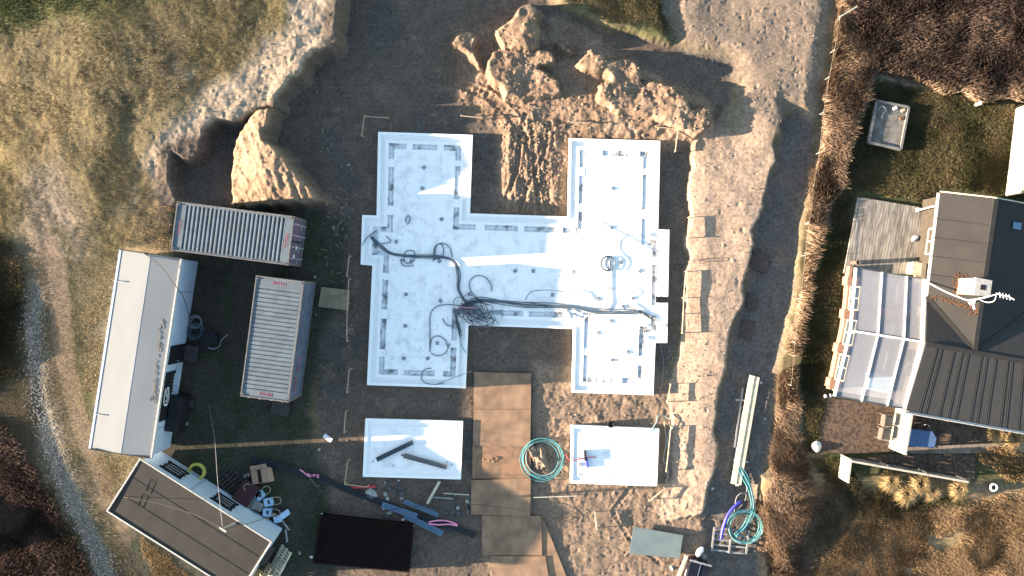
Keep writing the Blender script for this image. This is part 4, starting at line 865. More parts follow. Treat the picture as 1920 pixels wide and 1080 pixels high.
m = MB(); c = G(532, 965, .2); m.box((c.x, c.y, c.z), (.30, .75, .35), R(-55)); m.box((c.x-.25, c.y-.16, c.z), (.4, .35, .3), R(15)); tag(m.build('canister', 'plastic_blue', bevel=.04), 'long pale blue canister at the outer end of the junk', 'canister')
m = MB(); c = G(452, 951, .35); m.box((c.x, c.y, c.z), (.7, .28, .16), R(-20)); tag(m.build('canister', 'plastic_blue', bevel=.05), 'pale blue roll lying against the cabin wall', 'canister')
m = MB(); c = G(488, 945, .3); m.box((c.x, c.y, c.z), (.5, .42, .5), R(-25)); tag(m.build('machine', 'girder_grey', bevel=.04), 'grey generator box among the blue tubs', 'generator')
m = MB(); c = G(478, 940, .2); m.box((c.x, c.y, c.z), (.4, .7, .4), R(-25)); tag(m.build('sack', 'cushion', bevel=.08), 'pale sack between the generator and the maroon crate', 'sack')
m = MB(); c = G(522, 985, .1); m.box((c.x, c.y, c.z), (.7, .5, .25), R(30)); tag(m.build('crate', 'timber_dark', bevel=.02), 'brown box below the long blue canister', 'crate')
plank('plank', (527, 968), (544, 992), .09, .05, 'timber_grey', 'grey lath sticking out right of the brown box', z=.2); plank('plank', (538, 990), (541, 1014), .09, .06, 'timber_grey', 'upright grey lath above the pallets', z=.25)
plank('plank', (488, 975), (520, 960), .09, .05, 'timber', 'tan lath lying across the small crate base', z=.35)
# coils
def coil(name, px, py, r, turns, rad, m_, label, z0=.03, sq=1.0, jit=.06, cat='hose coil', part='turn', m2=None):
    c = G(px, py); root = empty(name, c, label, cat)
    for k in range(turns):
        ox_, oy_ = random.uniform(-jit, jit)*r, random.uniform(-jit, jit)*r; rr = r*random.uniform(1-jit*2, 1+jit); tl = random.uniform(0, .12); a0 = random.uniform(0, 6)
        m = MB(); m.tube([(c.x+ox_+rr*math.cos(a/16*math.pi), c.y+oy_+rr*sq*math.sin(a/16*math.pi), c.z+z0+rad+k*rad*1.3+tl*(1+math.sin(a/16*math.pi+a0))) for a in range(32)], rad, 6, True)
        m.build(part, (m2 if m2 and k % 3 == 2 else m_), root, smooth=True)
    return root
coil('hose_coil', 375, 881, .40, 7, .035, 'hose_yellow', 'yellow hose coil beside the upper barred window', .25)
coil('cable_coil', 370, 603, .30, 7, .018, 'conduit_light', 'upper grey wire coil against the white cabin', jit=.15); coil('cable_coil', 369, 621, .36, 8, .018, 'conduit', 'lower wire coil between white cabin and black tub', jit=.15)
tb = empty('tub', G(395, 637), 'round black tub with a grey hose hanging out by the white cabin', 'tub'); c = G(395, 637)
m = MB(); m.tube([(c.x+.52*math.cos(a/12*math.pi), c.y+.52*math.sin(a/12*math.pi), .48) for a in range(24)], .035, 6, True); m.build('rim', 'black_gloss', tb, smooth=True)
m = MB(); m.cyl((c.x, c.y), .44, .02, .30, 24, .48); m.build('body', 'black', tb)
m = MB(); m.tube(ppath([(390, 652, .5), (402, 654, .5), (412, 648, .35), (415, 638, .2), (428, 627, .15)], .2, 6), .03); m.build('hose', 'conduit_light', tb, smooth=True)
m = MB(); c = P(331, 775, 1.0); m.box((c.x, c.y, .72), (.62, 1.8, 1.4), R(-9)); tag(m.build('cabinet', 'black', bevel=.03), 'tall black cabinet against the banner of the white cabin', 'cabinet')
rock(G(358, 757), .55, 'black', 'refuse_sack', 'fat black refuse sack right of the black cabinet', 'sack', fl=.7)
coil('ring', 348, 793, .13, 2, .035, 'conduit_light', 'small grey ring on the dark yard below the refuse sack', cat='ring')
m = MB(); c = G(615, 821, .05); m.box((c.x, c.y, c.z), (.50, .24, .02), R(-35)); pt_ = m.build('paper_sign', 'white'); tag(pt_, 'small white sheet lying at the lit strip of ground', 'paper')
rock(G(624, 826), .09, 'stone_dark', 'pebble', 'dark stone touching the white sheet', 'stone')
# mast with guy wires
mp_ = empty('mast', G(474, 964), 'brown timber mast standing between junk and dark roofed cabin with wires at its head', 'mast')
top = P(418, 993, 4.2); ba = G(474, 964); m = MB(); m.beam(ba, top, .11, .11); m.build('pole', 'timber_grey', mp_)
m = MB(); m.beam(top-Vector((.16, -.10, 0)), top+Vector((.16, -.10, .02)), .07, .07); m.build('crossarm', 'timber_pale', mp_)
def wire(pts, r, m_, label): m = MB(); m.tube(spline(pts, 6), r, 5); tag(m.build('wire', m_, smooth=True), label, 'wire')
wire([top, P(370, 967, 3.6), P(300, 945, 3.0), P(233, 932, 2.62)], .014, 'wire_dark', 'dark wire from the mast across the dark felt roof')
wire([top+Vector((0, 0, .02)), P(408, 900, 3.3), P(402, 820, 1.9), G(392, 757, .1)], .009, 'conduit_light', 'pale guy wire from the mast up to the yard beside the white cabin')
wire([top, P(470, 980, 2.3), G(515, 962, .6)], .014, 'wire_dark', 'dark wire from the mast down to the junk')
wire([P(268, 474, 2.66), P(300, 498, 2.8), P(328, 535, 2.75), P(345, 560, 2.2), G(362, 612, .1)], .018, 'wire_dark', 'dark cable over the top corner of the white cabin roof')
wire([G(700, 957, .4), G(800, 943, .5), P(880, 945, .55), P(1000, 960, .4), G(1075, 980, .1)], .016, 'wire_dark', 'long thin cord crossing the black pipes and the fourth plate')
# ================================================================ HOSES, PLANKS AND BOTTOM RIGHT
hr = coil('hose_coil', 1017, 860, 1.05, 5, .019, 'hose_teal', 'big teal hose ring lying round a heap of sand', .10, 1.0, .09, m2='hose_pale')
m = MB(); c = G(1010, 855, -.05)
bm_ = bmesh.new(); bmesh.ops.create_icosphere(bm_, subdivisions=5, radius=1)
for v in bm_.verts:
    co_ = v.co; nz = float(fbm(np.array([[co_.x*1.3]]), np.array([[co_.y*1.3+co_.z]]), 1.7, 77, 4)[0, 0]); k = 1+.55*nz
    v.co = Vector((co_.x*.42*k, co_.y*.72*k, max(-.05, co_.z)*.34*(1+.9*nz)))
me = bpy.data.meshes.new('sand_heap'); bm_.to_mesh(me); bm_.free(); mat('sand_pale', (0.24, 0.18, 0.125), 0.95, bump=.5); me.materials.append(M['sand_pale']); me.polygons.foreach_set('use_smooth', [True]*len(me.polygons))
o = bpy.data.objects.new('sand_heap', me); col.objects.link(o); o.location = c; o.rotation_euler = (0, 0, R(25)); tag(o, 'lumpy heap of pale sand inside the teal hose ring', 'sand heap')
for i in range(4):
    a = (1407+i*4.6, 703+i*1.3); b = (1371+i*4.6, 905+i*.8+(3 if i == 2 else 0)); A, B = P(*a), P(*b); m = MB(); zz = gh(A.x, A.y); zb = gh(B.x, B.y)
    m.beam((A.x, A.y, zz+.28+.04*(i % 2)), (B.x, B.y, zb+.26+.04*(i % 2)), .12, .12); tag(m.build('timber_beam', 'timber_pale'), ('leftmost', 'second from left', 'third from left', 'rightmost')[i]+' pale beam in the stack of four long beams', 'beam', 'stack of long pale beams')
for a, b, lb in (((1380, 750), (1412, 752), 'upper bearer under the long pale beams'), ((1375, 862), (1402, 866), 'lower bearer under the long pale beams')): plank('bearer', a, b, .08, .10, 'timber_pale', lb, 'bearer', .12)
plank('pipe', (1393, 727), (1376, 838), .08, .07, 'conduit_light', 'grey pipe lying left of the long pale beams', 'pipe', .22); plank('pipe', (1391, 775), (1374, 875), .05, .05, 'timber_grey', 'thin lath partly under the long pale beams', 'lath', .14)
gp = empty('pallet', G(1368, 1010), 'large weathered open frame pallet under teal hose at the bottom right', 'pallet')
def fr(a, b, w_, z, nm='slat', m_='timber_grey'): m = MB(); A, B = G(*a), G(*b); m.beam((A.x, A.y, z+.05), (B.x, B.y, z+.05), w_, .05); m.build(nm, m_, gp)
for a, b in (((1336, 987), (1401, 993)), ((1335, 997), (1400, 1003)), ((1334, 1008), (1399, 1014)), ((1333, 1018), (1398, 1024)), ((1332, 1028), (1397, 1036))): fr(a, b, .09, .10)
for a, b in (((1337, 985), (1332, 1030)), ((1370, 990), (1364, 1034)), ((1401, 991), (1396, 1037))): fr(a, b, .09, .15, 'rail')
coil('hose_coil', 1393, 984, .86, 7, .018, 'hose_teal', 'teal hose coil lying over the open frame pallet', .25, .98, .08, m2='hose_pale')
bundle('hose_bundle', [(1386, 878), (1396, 893), (1406, 915), (1411, 945), (1408, 965), (1396, 988), (1378, 1004)], 4, 2.6, .024, 'hose_teal', 'teal hoses trailing from the beams down to the coil', 'hoses', z=.25, part='hose')
wire([G(1349, 1008, .35), G(1352, 985, .45), G(1361, 960, .5), G(1375, 944, .45), G(1386, 938, .3)], .085, 'hose_blue', 'thick dark blue duct pipe arching beside the teal coil')
wire([G(1366, 965, .15), G(1385, 950, .2), G(1396, 932, .3), G(1398, 906, .3)], .055, 'plastic_dark', 'short dark duct pipe crossing the teal hoses')
wire([G(1375, 958, .2), G(1377, 930, .4), G(1388, 921, .4), G(1400, 926, .3)], .02, 'conduit_light', 'thin grey loop behind the dark blue duct')
# dark bin, boards and bag at the bottom edge
bn = empty('bin', G(1302, 1065), 'dark glossy bin cut by the bottom edge of the picture', 'bin', None, R(-15)); 
m = MB(); m.box((0, -.35, .45), (1.05, 1.8, .85)); m.build('body', 'black_gloss', bn, world=False, bevel=.03)
m = MB(); m.box((0, .56, .90), (1.12, .08, .06)); m.build('rim', 'conduit_light', bn, world=False); m = MB(); m.box((.02, -.3, .885), (.03, 1.6, .03)); m.build('lid_rib', 'conduit', bn, world=False)
plank('plank', (1284, 1036), (1262, 1092), .16, .08, 'timber_pale', 'outer pale board leaning on the dark bin', z=.5); plank('plank', (1290, 1048), (1272, 1100), .10, .08, 'timber_pale', 'inner pale board leaning on the dark bin', z=.55)
rock(G(1310, 1033, .1), .34, 'white', 'rubbish_bag', 'crumpled white bag behind the dark bin', 'bag', fl=.8); rock(G(1319, 1042, .05), .18, 'stone', 'rubbish_bag', 'small grey scrap bag beside the white one', 'bag'); rock(G(1259, 1064), .14, 'white', 'rubbish_bag', 'small white scrap left of the leaning boards', 'bag')
bk_ = empty('pipe_stub', G(1144, 794), 'black ribbed pipe stub standing at the top rim of the small right tray', 'pipe'); c = G(1144, 794)
m = MB(); m.tube([(c.x+.15*math.cos(a/8*math.pi), c.y+.15*math.sin(a/8*math.pi), c.z+.34) for a in range(16)], .03, 6, True); m.build('rim', 'black', bk_); m = MB(); m.cyl((c.x, c.y), .15, c.z, c.z+.3, 16); m.build('body', 'black', bk_)
# clutter in the small right tray
wire([P(1061, 852, .3), P(1068, 862, .42), P(1082, 862, .42), P(1098, 858, .4), P(1118, 857, .34)], .025, 'red', 'red hose hanging over the left rim of the small right tray')
m = MB(); c = P(1097, 854, .4); m.box((c.x, c.y, .42), (.10, .55, .22), R(4)); tag(m.build('tool_case', 'black', bevel=.02), 'black tool case leaning in the small right tray', 'tool case')
m = MB(); c = P(1101, 868, .4); m.box((c.x, c.y, .38), (.08, .5, .14), R(8)); tag(m.build('spirit_level', 'hose_blue'), 'dark blue level beside the black tool case', 'level')
m = MB(); c = P(1087, 871, .33); m.box((c.x, c.y, .33), (.16, .18, .06), R(-15)); tag(m.build('bar_chair', 'stone'), 'white and black clip left of the dark blue level', 'clip')
wire([P(1088, 822, .32), P(1115, 818, .34), P(1138, 828, .36), P(1143, 842, .34), P(1132, 852, .32)], .007, 'conduit_light', 'thin wire curve lying in the small right tray')
wire([G(1216, 808, .35), G(1228, 790, .4), G(1232, 778, .3), G(1246, 780, .2), G(1262, 795, .2), G(1252, 812, .2), G(1250, 840, .2)], .022, 'hose_pale', 'pale hose curling off the top right corner of the small right tray')
wire([G(1245, 790, .1), G(1248, 830, .1), G(1243, 860, .1), G(1252, 880, .1), G(1248, 905, .12)], .03, 'timber', 'tan rope lying along the right side of the small right tray')
wire([G(1237, 640, .1), G(1244, 690, .1), G(1236, 735, .1)], .012, 'conduit_light', 'thin pale cable in the shade below the lower right bump')
wire([G(1287, 489, .12), G(1310, 487, .12), G(1335, 484, .12), G(1350, 486, .1), G(1340, 491, .1), G(1310, 489, .12)], .015, 'wire_dark', 'thin wire noose on the sunlit sand beside the upper right bump')
m = MB()
for k in range(150):
    a, b = random.choice([(random.gauss(640, 14), random.gauss(410, 28)), (random.gauss(655, 5), random.gauss(620, 12)), (random.uniform(600, 680), random.uniform(230, 900)), (random.uniform(1000, 1240), random.uniform(930, 1060)), (random.uniform(1240, 1330), random.uniform(600, 960))])
    c = G(a, b, .03); t = random.uniform(0, 3.14); l = random.uniform(.05, .16); m.beam(c-Vector((math.cos(t)*l, math.sin(t)*l, 0)), c+Vector((math.cos(t)*l, math.sin(t)*l, .02)), .018, .012)
tag(m.build('wood_splinters', 'timber'), 'loose pale splinters scattered over the bare soil', 'splinters', kind='stuff')
m = MB()
for k in range(2600):
    a, b = random.choice([(random.uniform(560, 1280), random.uniform(60, 960)), (random.uniform(250, 620), random.uniform(60, 380)), (random.uniform(1000, 1330), random.uniform(680, 1080)), (random.uniform(1250, 1530), random.uniform(20, 760))])
    p = P(a, b); i = ox+int((p.x-fx[0])/STEP); j = oy+int((p.y-fy[0])/STEP); z = Hh[min(j, ny-1), min(i, nx-1)]; r = random.uniform(.012, .045)*(1.6 if random.random() < .04 else 1)
    m.cyl((p.x, p.y), r, z-.02, z+r*.9, 5, r*.5)
tag(m.build('soil_clods', 'sand_pale'), 'small stones and clods lying over the dug ground', 'stones', kind='stuff')
mat('gravel', (0.33, 0.31, 0.275), 0.9, c2=(0.18, 0.168, 0.15), scale=3)
# ================================================================ NEIGHBOUR'S HOUSE
hs = empty('house', P(1830, 600, 0), 'dark roofed single storey house with chimney and side wing at the right edge', 'house')
ZE, ZR = 2.3, 3.35
def roofp(name, pts, m_, parent=hs, th=.08): m = MB(); m.slab3([P(*p) for p in pts], th); return m.build(name, m_, parent)
rd, vl, rr_ = (1868, 373, ZR), (1828, 658, ZR), (1990, 690, ZR)
roofp('roof_slope', [(1762, 361, ZE), rd, vl, (1738, 556, ZE)], 'roof_west')
roofp('roof_slope', [rd, (1990, 395, ZE), (1990, 540, ZE), vl], 'roof_west')
roofp('roof_slope', [(1738, 556.5, ZE), (1828, 658.5, ZR), (1736, 645, ZR)], 'roof_metal')
roofp('roof_slope', [(1828.5, 658.3, ZR), (1990, 540.5, ZE), rr_], 'roof_metal')
sw = roofp('roof_slope', [(1736, 645.5, ZR), (1990, 690.5, ZR), (1990, 821, ZE), (1699, 770, ZE)], 'roof_metal')
m = MB()
A0, A1, B0, B1 = P(1736, 645.5, ZR), P(1990, 690.5, ZR), P(1699, 770, ZE), P(1990, 821, ZE)
for t in [(i+.25*math.sin(i*2.3))/15.5 for i in range(1, 16)]:
    a = A0.lerp(A1, t); b = B0.lerp(B1, t); m.beam(a+Vector((0, 0, .015)), b+Vector((0, 0, .015)), .018, .008)
    if t < .97: a2 = A0.lerp(A1, t+.012); b2 = B0.lerp(B1, t+.012); m.beam(a2+Vector((0, 0, .012)), b2+Vector((0, 0, .012)), .02, .02)
m.build('standing_seam', 'seam_metal', hs)
m = MB(); m.beam(P(1868, 373, ZR+.03), P(1828, 658, ZR+.03), .22, .04); m.build('ridge_cap', 'roof_ridge', hs); m = MB(); m.beam(P(1736, 645, ZR+.03), P(1990, 690, ZR+.03), .22, .04); m.build('ridge_cap', 'roof_ridge', hs)
m = MB(); m.beam(P(1738, 556, ZE+.04), P(1828, 658, ZR+.02), .20, .03); m.build('valley_strip', 'roof_ridge', hs); m = MB(); m.beam(P(1828, 658, ZR+.02), P(1990, 540, ZE+.04), .14, .03); m.build('valley_strip', 'roof_ridge', hs)
m = MB()
for y in (410, 445, 480, 515): m.beam(P(1759-(y-361)*.123, y, ZE+.03), P(1866-(y-361)*.14, y+13, ZR+.0), .02, .02)
m.build('felt_lap', 'roof_ridge', hs)
m = MB(); m.beam(P(1762, 359, ZE+.02), P(1868, 371, ZR+.02), .05, .08); m.build('verge', 'timber_pale', hs); m = MB(); m.beam(P(1868, 371, ZR+.02), P(1990, 394, ZE+.02), .05, .08); m.build('verge', 'timber_pale', hs)
m = MB(); m.beam(P(1760, 362, ZE-.02), P(1737, 556, ZE-.02), .11, .09); m.build('gutter', 'gutter', hs)
m = MB(); m.beam(P(1698, 772, ZE-.02), P(1990, 823, ZE-.02), .09, .09); m.build('gutter', 'conduit', hs); m = MB(); m.beam(P(1697, 774.5, ZE-.06), P(1990, 826, ZE-.06), .04, .05); m.build('fascia', 'white_trim', hs)
k = .4
m = MB(); wp = [P(1764, 366, ZE), P(1990, 394, ZE), P(1990, 815, ZE), P(1706, 766, ZE), P(1738, 645, ZE), P(1742, 556, ZE)]
m.prism([(p.x+(.18 if p.x < 24 else 0), p.y+(.0)) for p in wp], 0, ZE-.12); m.build('wall', 'house_wall', hs)
# north gable fill
a, b, c = P(1766, 366, ZE), P(1868, 375, ZR), P(1990, 398, ZE); m = MB(); m.add([a, b, c, a-Vector((0, .1, 0)), b-Vector((0, .1, 0)), c-Vector((0, .1, 0))], [(0, 2, 1), (3, 4, 5)]); m.build('gable', 'house_wall', hs)
wx_ = P(1753, 440, ZE).x-.10
wn = MB(); 
w1, w2 = P(1752, 428, 1.6), P(1745, 476, 1.6); m = MB(); d_ = (w2-w1); 
for s in (0, 1):
    for t in (0, .5, 1): pass
m.beam(w1+Vector((-.02, 0, .45)), w2+Vector((-.02, 0, .45)), .06, .07); m.beam(w1+Vector((-.02, 0, -.45)), w2+Vector((-.02, 0, -.45)), .10, .06)
for t in (0, .5, 1): p = w1.lerp(w2, t); m.beam(p+Vector((-.02, 0, -.45)), p+Vector((-.02, 0, .45)), .06, .07)
wf = m.build('window_frame', 'white_trim', hs); m = MB(); m.beam(w1+Vector((.02, 0, 0)), w2+Vector((.02, 0, 0)), .03, .9); m.build('pane', 'glass_dark', wf)
m = MB(); m.tube([P(1756, 386, 2.15), P(1745, 388, 1.6), P(1727, 393, .5), P(1718, 395, .22)], .05); m.build('downpipe', 'white_trim', hs, smooth=True)
# chimney
cp = [P(1829, 520, 4.45), P(1860, 526, 4.45), P(1856, 556, 4.45), P(1825, 553, 4.45)]
m = MB(); cc = sum(cp, Vector())/4; body = [tuple((p+(cc-p)*.07)[:2]) for p in cp]; m.prism(body, 2.7, 4.38); ch_ = m.build('chimney', 'chimney_brick', hs)
m = MB(); m.prism([tuple(p[:2]) for p in cp], 4.38, 4.48); m.build('chimney_cap', 'chimney_cap', ch_); m = MB(); m.box((cc.x, cc.y, 4.485), (.24, .24, .02), R(-8)); m.build('flue', 'black', ch_)
m = MB()
for z in [2.85+.16*i for i in range(10)]:
    q = [Vector((a, b, z)) for a, b in body]; e = q[3]-q[0]; m.beam(q[0]+Vector((-.008, 0, 0)), q[3]+Vector((-.008, 0, 0)), .02, .02)
m.build('mortar_course', 'red_letter' if False else 'brickwork', ch_)
m = MB(); 
for k in range(260):
    x, y = random.gauss(1800, 6), random.gauss(533, 9)
    if k > 150: t = random.random(); x, y = 1748+t*95+random.gauss(0, 3), 556+t*28*math.sin(t*1.9+.4)+random.gauss(0, 2)
    if k > 235: x, y = random.gauss(1828, 12), random.gauss(585, 5)
    if x > 1836: continue
    zz = ZE+(ZR-ZE)*min(1, max(0, (x-(1738+(556-y)*.12))/103)); p = P(x, y, zz+.02); r = random.uniform(.02, .06); m.slab3([p+Vector((r*math.cos(a_), r*math.sin(a_), .02)) for a_ in (0, 1.3, 2.6, 4, 5.2)], .01)
tag(m.build('roof_leaves', 'rust_leaf'), 'rust coloured leaves and moss scattered on the roof by the chimney', 'leaves', kind='stuff')
an = empty('aerial', P(1826, 565, 3.6), 'white television aerial mast with bent antenna fixed beside the chimney', 'aerial')
m = MB(); m.tube([P(1816, 566, 3.2), P(1822, 563, 4.4), P(1845, 558, 5.0), P(1869, 552, 5.3)], .035); m.build('mast', 'white', an, smooth=True)
m = MB(); m.tube([P(1868, 550, 5.3), P(1880, 554, 5.35), P(1890, 555, 5.35), P(1902, 562, 5.4)], .025)
for x in (1874, 1880, 1886, 1892): m.beam(P(x, 548+(x-1874)*.25, 5.33), P(x+2, 558+(x-1874)*.25, 5.33), .03, .03)
m.build('antenna', 'white', an); m = MB(); m.tube([P(1823, 562, 3.9), P(1825, 572, 3.9), P(1827, 580, 4.0)], .05); m.cyl(P(1824, 566, 4)[:2], .16, 3.88, 3.95, 10); m.build('bracket', 'white', an)
wire([P(1738, 528, ZE+.05), P(1765, 543, 2.9), P(1795, 556, 3.5), P(1822, 563, 4.3), P(1869, 552, 5.3)], .028, 'white', 'white aerial cable slung over the roof to the mast'); wire([P(1836, 562, 4.3), P(1852, 567, 4.5), P(1864, 564, 4.9), P(1868, 553, 5.25)], .016, 'white', 'short white cable loop hanging from the aerial')
m = MB(); c = P(1902, 424, 2.9); m.box((c.x, c.y, 2.95), (.32, .28, .25), R(-8)); m.box((c.x+.02, c.y, 3.10), (.40, .34, .03), R(-8)); m.build('roof_vent', 'girder', hs)
# conservatory
cs = empty('conservatory', P(1650, 640, 0), 'glazed lean-to conservatory with white bars and see-through roof panels', 'conservatory')
I0, I1, I2 = (1733, 523, 2.25), (1729, 641, 2.25), (1697, 767, 2.22); O0, O1, O2 = (1604, 502, 2.0), (1594, 620, 2.0), (1564, 743, 1.97)
def lp(a, b, t): return tuple(a[i]+(b[i]-a[i])*t for i in range(3))
cols = (0, .385, .745, 1)
for r0, r1, q0, q1 in ((O0, O1, I0, I1), (O1, O2, I1, I2)):
    for t0, t1 in zip(cols[:-1], cols[1:]):
        m = MB(); m.slab3([P(*lp(r0, q0, t0)), P(*lp(r0, q0, t1)), P(*lp(r1, q1, t1)), P(*lp(r1, q1, t0))], .02); m.build('roof_pane', 'polycarbonate', cs)
for t in (.385, .745):
    for r0, r1, q0, q1 in ((O0, O1, I0, I1), (O1, O2, I1, I2)):
        m = MB(); m.beam(P(*lp(r0, q0, t))+Vector((0, 0, .03)), P(*lp(r1, q1, t))+Vector((0, 0, .03)), .08, .06); m.build('glazing_bar', 'white', cs)
for a, b, w_ in ((O0, O1, .13), (O1, O2, .13), (I0, I1, .17), (I1, I2, .22), (O1, I1, .09)):
    m = MB(); m.beam(P(*a)+Vector((0, 0, .04)), P(*b)+Vector((0, 0, .04)), w_, .07); m.build('roof_frame', 'white', cs)
for a, b in ((O0, I0), (O2, I2)):
    m = MB(); m.beam(P(*a)+Vector((0, 0, .0)), P(*b), .05, .08); m.build('roof_frame', 'plastic_dark', cs)
W0, W1, W2 = P(1588, 505), P(1577, 612), P(1549, 731)
for (a, b), n in (((W0, W1), 3), ((W1, W2), 3)):
    pass
wallp = [P(1585, 500), P(1574, 608), P(1547, 728)]
def along(t):
    L1 = (wallp[1]-wallp[0]).length; L2_ = (wallp[2]-wallp[1]).length; s = t*(L1+L2_)
    return wallp[0].lerp(wallp[1], s/L1) if s < L1 else wallp[1].lerp(wallp[2], (s-L1)/L2_)
m = MB()
for i in range(12): m.beam(along(i/12)+Vector((.10, 0, .28)), along((i+1)/12)+Vector((.10, 0, .28)), .16, .56)
m.build('low_wall', 'brickwork', cs)
for t in (.12, .385, .665, .95):
    m = MB(); a = along(max(0, t-.035)); b = along(min(1, t+.035)); m.beam(a+Vector((.22, 0, .35)), b+Vector((.22, 0, .35)), .62, .7); m.build('brick_pier', 'brickwork', cs)
for t0, t1 in ((.165, .345), (.43, .625), (.71, .91)):
    a, b = along(t0)+Vector((.16, 0, 0)), along(t1)+Vector((.16, 0, 0)); m = MB()
    for z in (.62, 1.85): m.beam(a+Vector((0, 0, z)), b+Vector((0, 0, z)), .07, .07)
    for t in (0, .5, 1): p = a.lerp(b, t); m.beam(p+Vector((0, 0, .6)), p+Vector((0, 0, 1.9)), .07, .07)
    f_ = m.build('window_frame', 'fence_white', cs); m = MB(); m.beam(a+Vector((.02, 0, 1.22)), b+Vector((.02, 0, 1.22)), .015, 1.2); m.build('pane', 'glass_dark', f_)
m = MB(); m.prism(XY([(1596, 510), (1725, 528), (1722, 636), (1690, 752), (1560, 732), (1588, 618)]), .02, .10); m.build('floor', 'floor_pale', cs)
m = MB(); c = P(1668, 590); m.box((c.x, c.y, .45), (1.6, .9, .6), R(-8)); tag(m.build('sofa', 'maroon', bevel=.08), 'dark sofa seen through the upper roof panes', 'sofa')
m = MB(); c = P(1640, 715); m.box((c.x, c.y, .45), (1.3, .9, .6), R(-10)); tag(m.build('armchair', 'plastic_blue', bevel=.08), 'blue armchair seen through the lower middle pane', 'armchair')
m = MB(); c = P(1700, 690); m.cyl((c.x, c.y), .45, .66, .72, 20); m.cyl((c.x, c.y), .05, .1, .66, 8); tag(m.build('table', 'white'), 'round white table under the lower right pane', 'table')
# deck and things on it
dk = empty('deck', P(1655, 450, 0), 'weathered grey plank deck north of the conservatory', 'deck')
q = XY([(1607, 370), (1733, 391), (1712, 520), (1580, 512)]); dx = Vector(q[1])-Vector(q[0]); ang = math.atan2(dx.y, dx.x); dk.rotation_euler = (0, 0, ang); bpy.context.view_layer.update()
m = MB(); m.prism([q[0], (q[1][0]+.05, q[1][1]), (q[2][0]+.05, q[2][1]), q[3]], .02, .16); m.build('planking', 'deck_board', dk)
m = MB(); m.beam((*q[1], .15), (*q[2], .15), .05, .16); m.build('edge_board', 'timber_pale', dk)
m = MB(); m.prism(XY([(1733, 391), (1762, 395), (1745, 530), (1712, 520)]), .0, .05); tag(m.build('side_path', 'house_wall'), 'dark brown strip of ground between deck and house wall', 'path', kind='structure')
rock(P(1714, 447, .17), .26, 'white', 'garden_pouf', 'white crumpled cushion at the right edge of the deck', 'cushion', fl=.8)
m = MB(); c = P(1713, 505); m.box((c.x, c.y, .45), (.85, .62, .6), R(-8)); m.box((c.x, c.y, .78), (.9, .66, .05), R(-8)); tag(m.build('storage_box', 'timber_pale', bevel=.02), 'beige storage box between deck and conservatory', 'storage box')
m = MB(); c = P(1718, 394); m.cyl((c.x, c.y), .11, .16, .34, 10, .07); tag(m.build('drain_pot', 'white'), 'small white pot under the end of the downpipe', 'pot')
m = MB(); c = P(1609, 492, 1); m.cyl((c.x, c.y), .11, .1, 1.0, 12); m.tube([(c.x+.11*math.cos(a/6*math.pi), c.y+.11*math.sin(a/6*math.pi), 1.02) for a in range(12)], .03, 5, True); tag(m.build('post', 'wicker'), 'dark round post at the outer corner of the conservatory', 'post')
# sandbox
sb = empty('sandbox', P(1666, 234, 0), 'grey framed sandpit with toys on the lawn', 'sandpit'); q = [P(*p, .25) for p in ((1644, 189), (1704, 201), (1689, 280), (1629, 267))]
m = MB(); m.prism([p[:2] for p in q], .02, .18); m.build('sand', 'sand_grey', sb)
for a, b in ((0, 1), (1, 2), (2, 3), (3, 0)): m = MB(); m.beam(q[a]-Vector((0, 0, .07)), q[b]-Vector((0, 0, .07)), .11, .24); m.build('frame_board', 'fence_grey', sb)
wire([P(1648, 204, .2), P(1655, 199, .25), P(1661, 207, .2), P(1655, 214, .2), P(1653, 224, .18)], .05, 'cushion', 'pale curved toy track in the sandpit')
for a, b, mm, lb in ((1693, 207, 'timber', 'tan toy block in the top right of the sandpit'), (1678, 203, 'white', 'small white toy at the top of the sandpit'), (1690, 222, 'rust_leaf', 'orange toy at the right of the sandpit')): m = MB(); c = P(a, b, .2); m.box((c.x, c.y, .20), (.22, .16, .12), .4); tag(m.build('toy', mm, bevel=.02), lb, 'toy')
m = MB(); c = G(1829, 197); m.cyl((c.x, c.y), .09, c.z, .45, 10, .05); m.cyl((c.x, c.y), .11, .45, .53, 10, .07); tag(m.build('garden_light', 'white_stone'), 'small white garden light on the lawn near the heather', 'garden light')
# plank fences seen from above
def plank_fence(base, tops_dir, h_, n, wd, m_, label, z0=0.0, gap=.06):
    A, B = Vector(base[0]), Vector(base[1]); root = empty('fence', (A.x, A.y, z0), label, 'fence'); d = (B-A); L_ = d.length; d.normalize(); s = Vector((-d.y, d.x, 0))
    m = MB(); pl = h_/n
    for i in range(n): z = z0+pl*(i+.5); m.beam(A+Vector((0, 0, z-A.z)), B+Vector((0, 0, z-B.z)), .03, pl-gap)
    m.build('panel', m_, root); k = max(1, round(L_/1.8))
    for i in range(k+1): m = MB(); p = A+d*(L_*i/k)+s*(.06*tops_dir); m.box((p.x, p.y, z0+h_/2), (.09, .09, h_), math.atan2(d.y, d.x)); m.build('post', m_, root)
    m = MB(); m.beam(A+Vector((0, 0, h_+.02)), B+Vector((0, 0, h_+.02)), .10, .04); m.build('top_rail', 'fence_white', root); return root
plank_fence((P(1666, 838), P(1679, 765)), -1, 1.9, 7, .1, 'fence_white', 'white plank screen fence beside the blue table', gap=.10)
plank_fence((P(1571, 893), P(1576, 856)), -1, 1.35, 4, .1, 'fence_white', 'short white fence panel facing the site at the garden corner', gap=.10)
lf = plank_fence((P(1577, 855), P(1790, 893)), 1, 1.35, 8, .1, 'fence_grey', 'long grey fence line with rails running right from the garden corner')
plank_fence((P(1885, 367), P(1904, 205)), -1, 1.9, 5, .1, 'fence_white', 'tall pale plank fence at the right edge of the lawn')
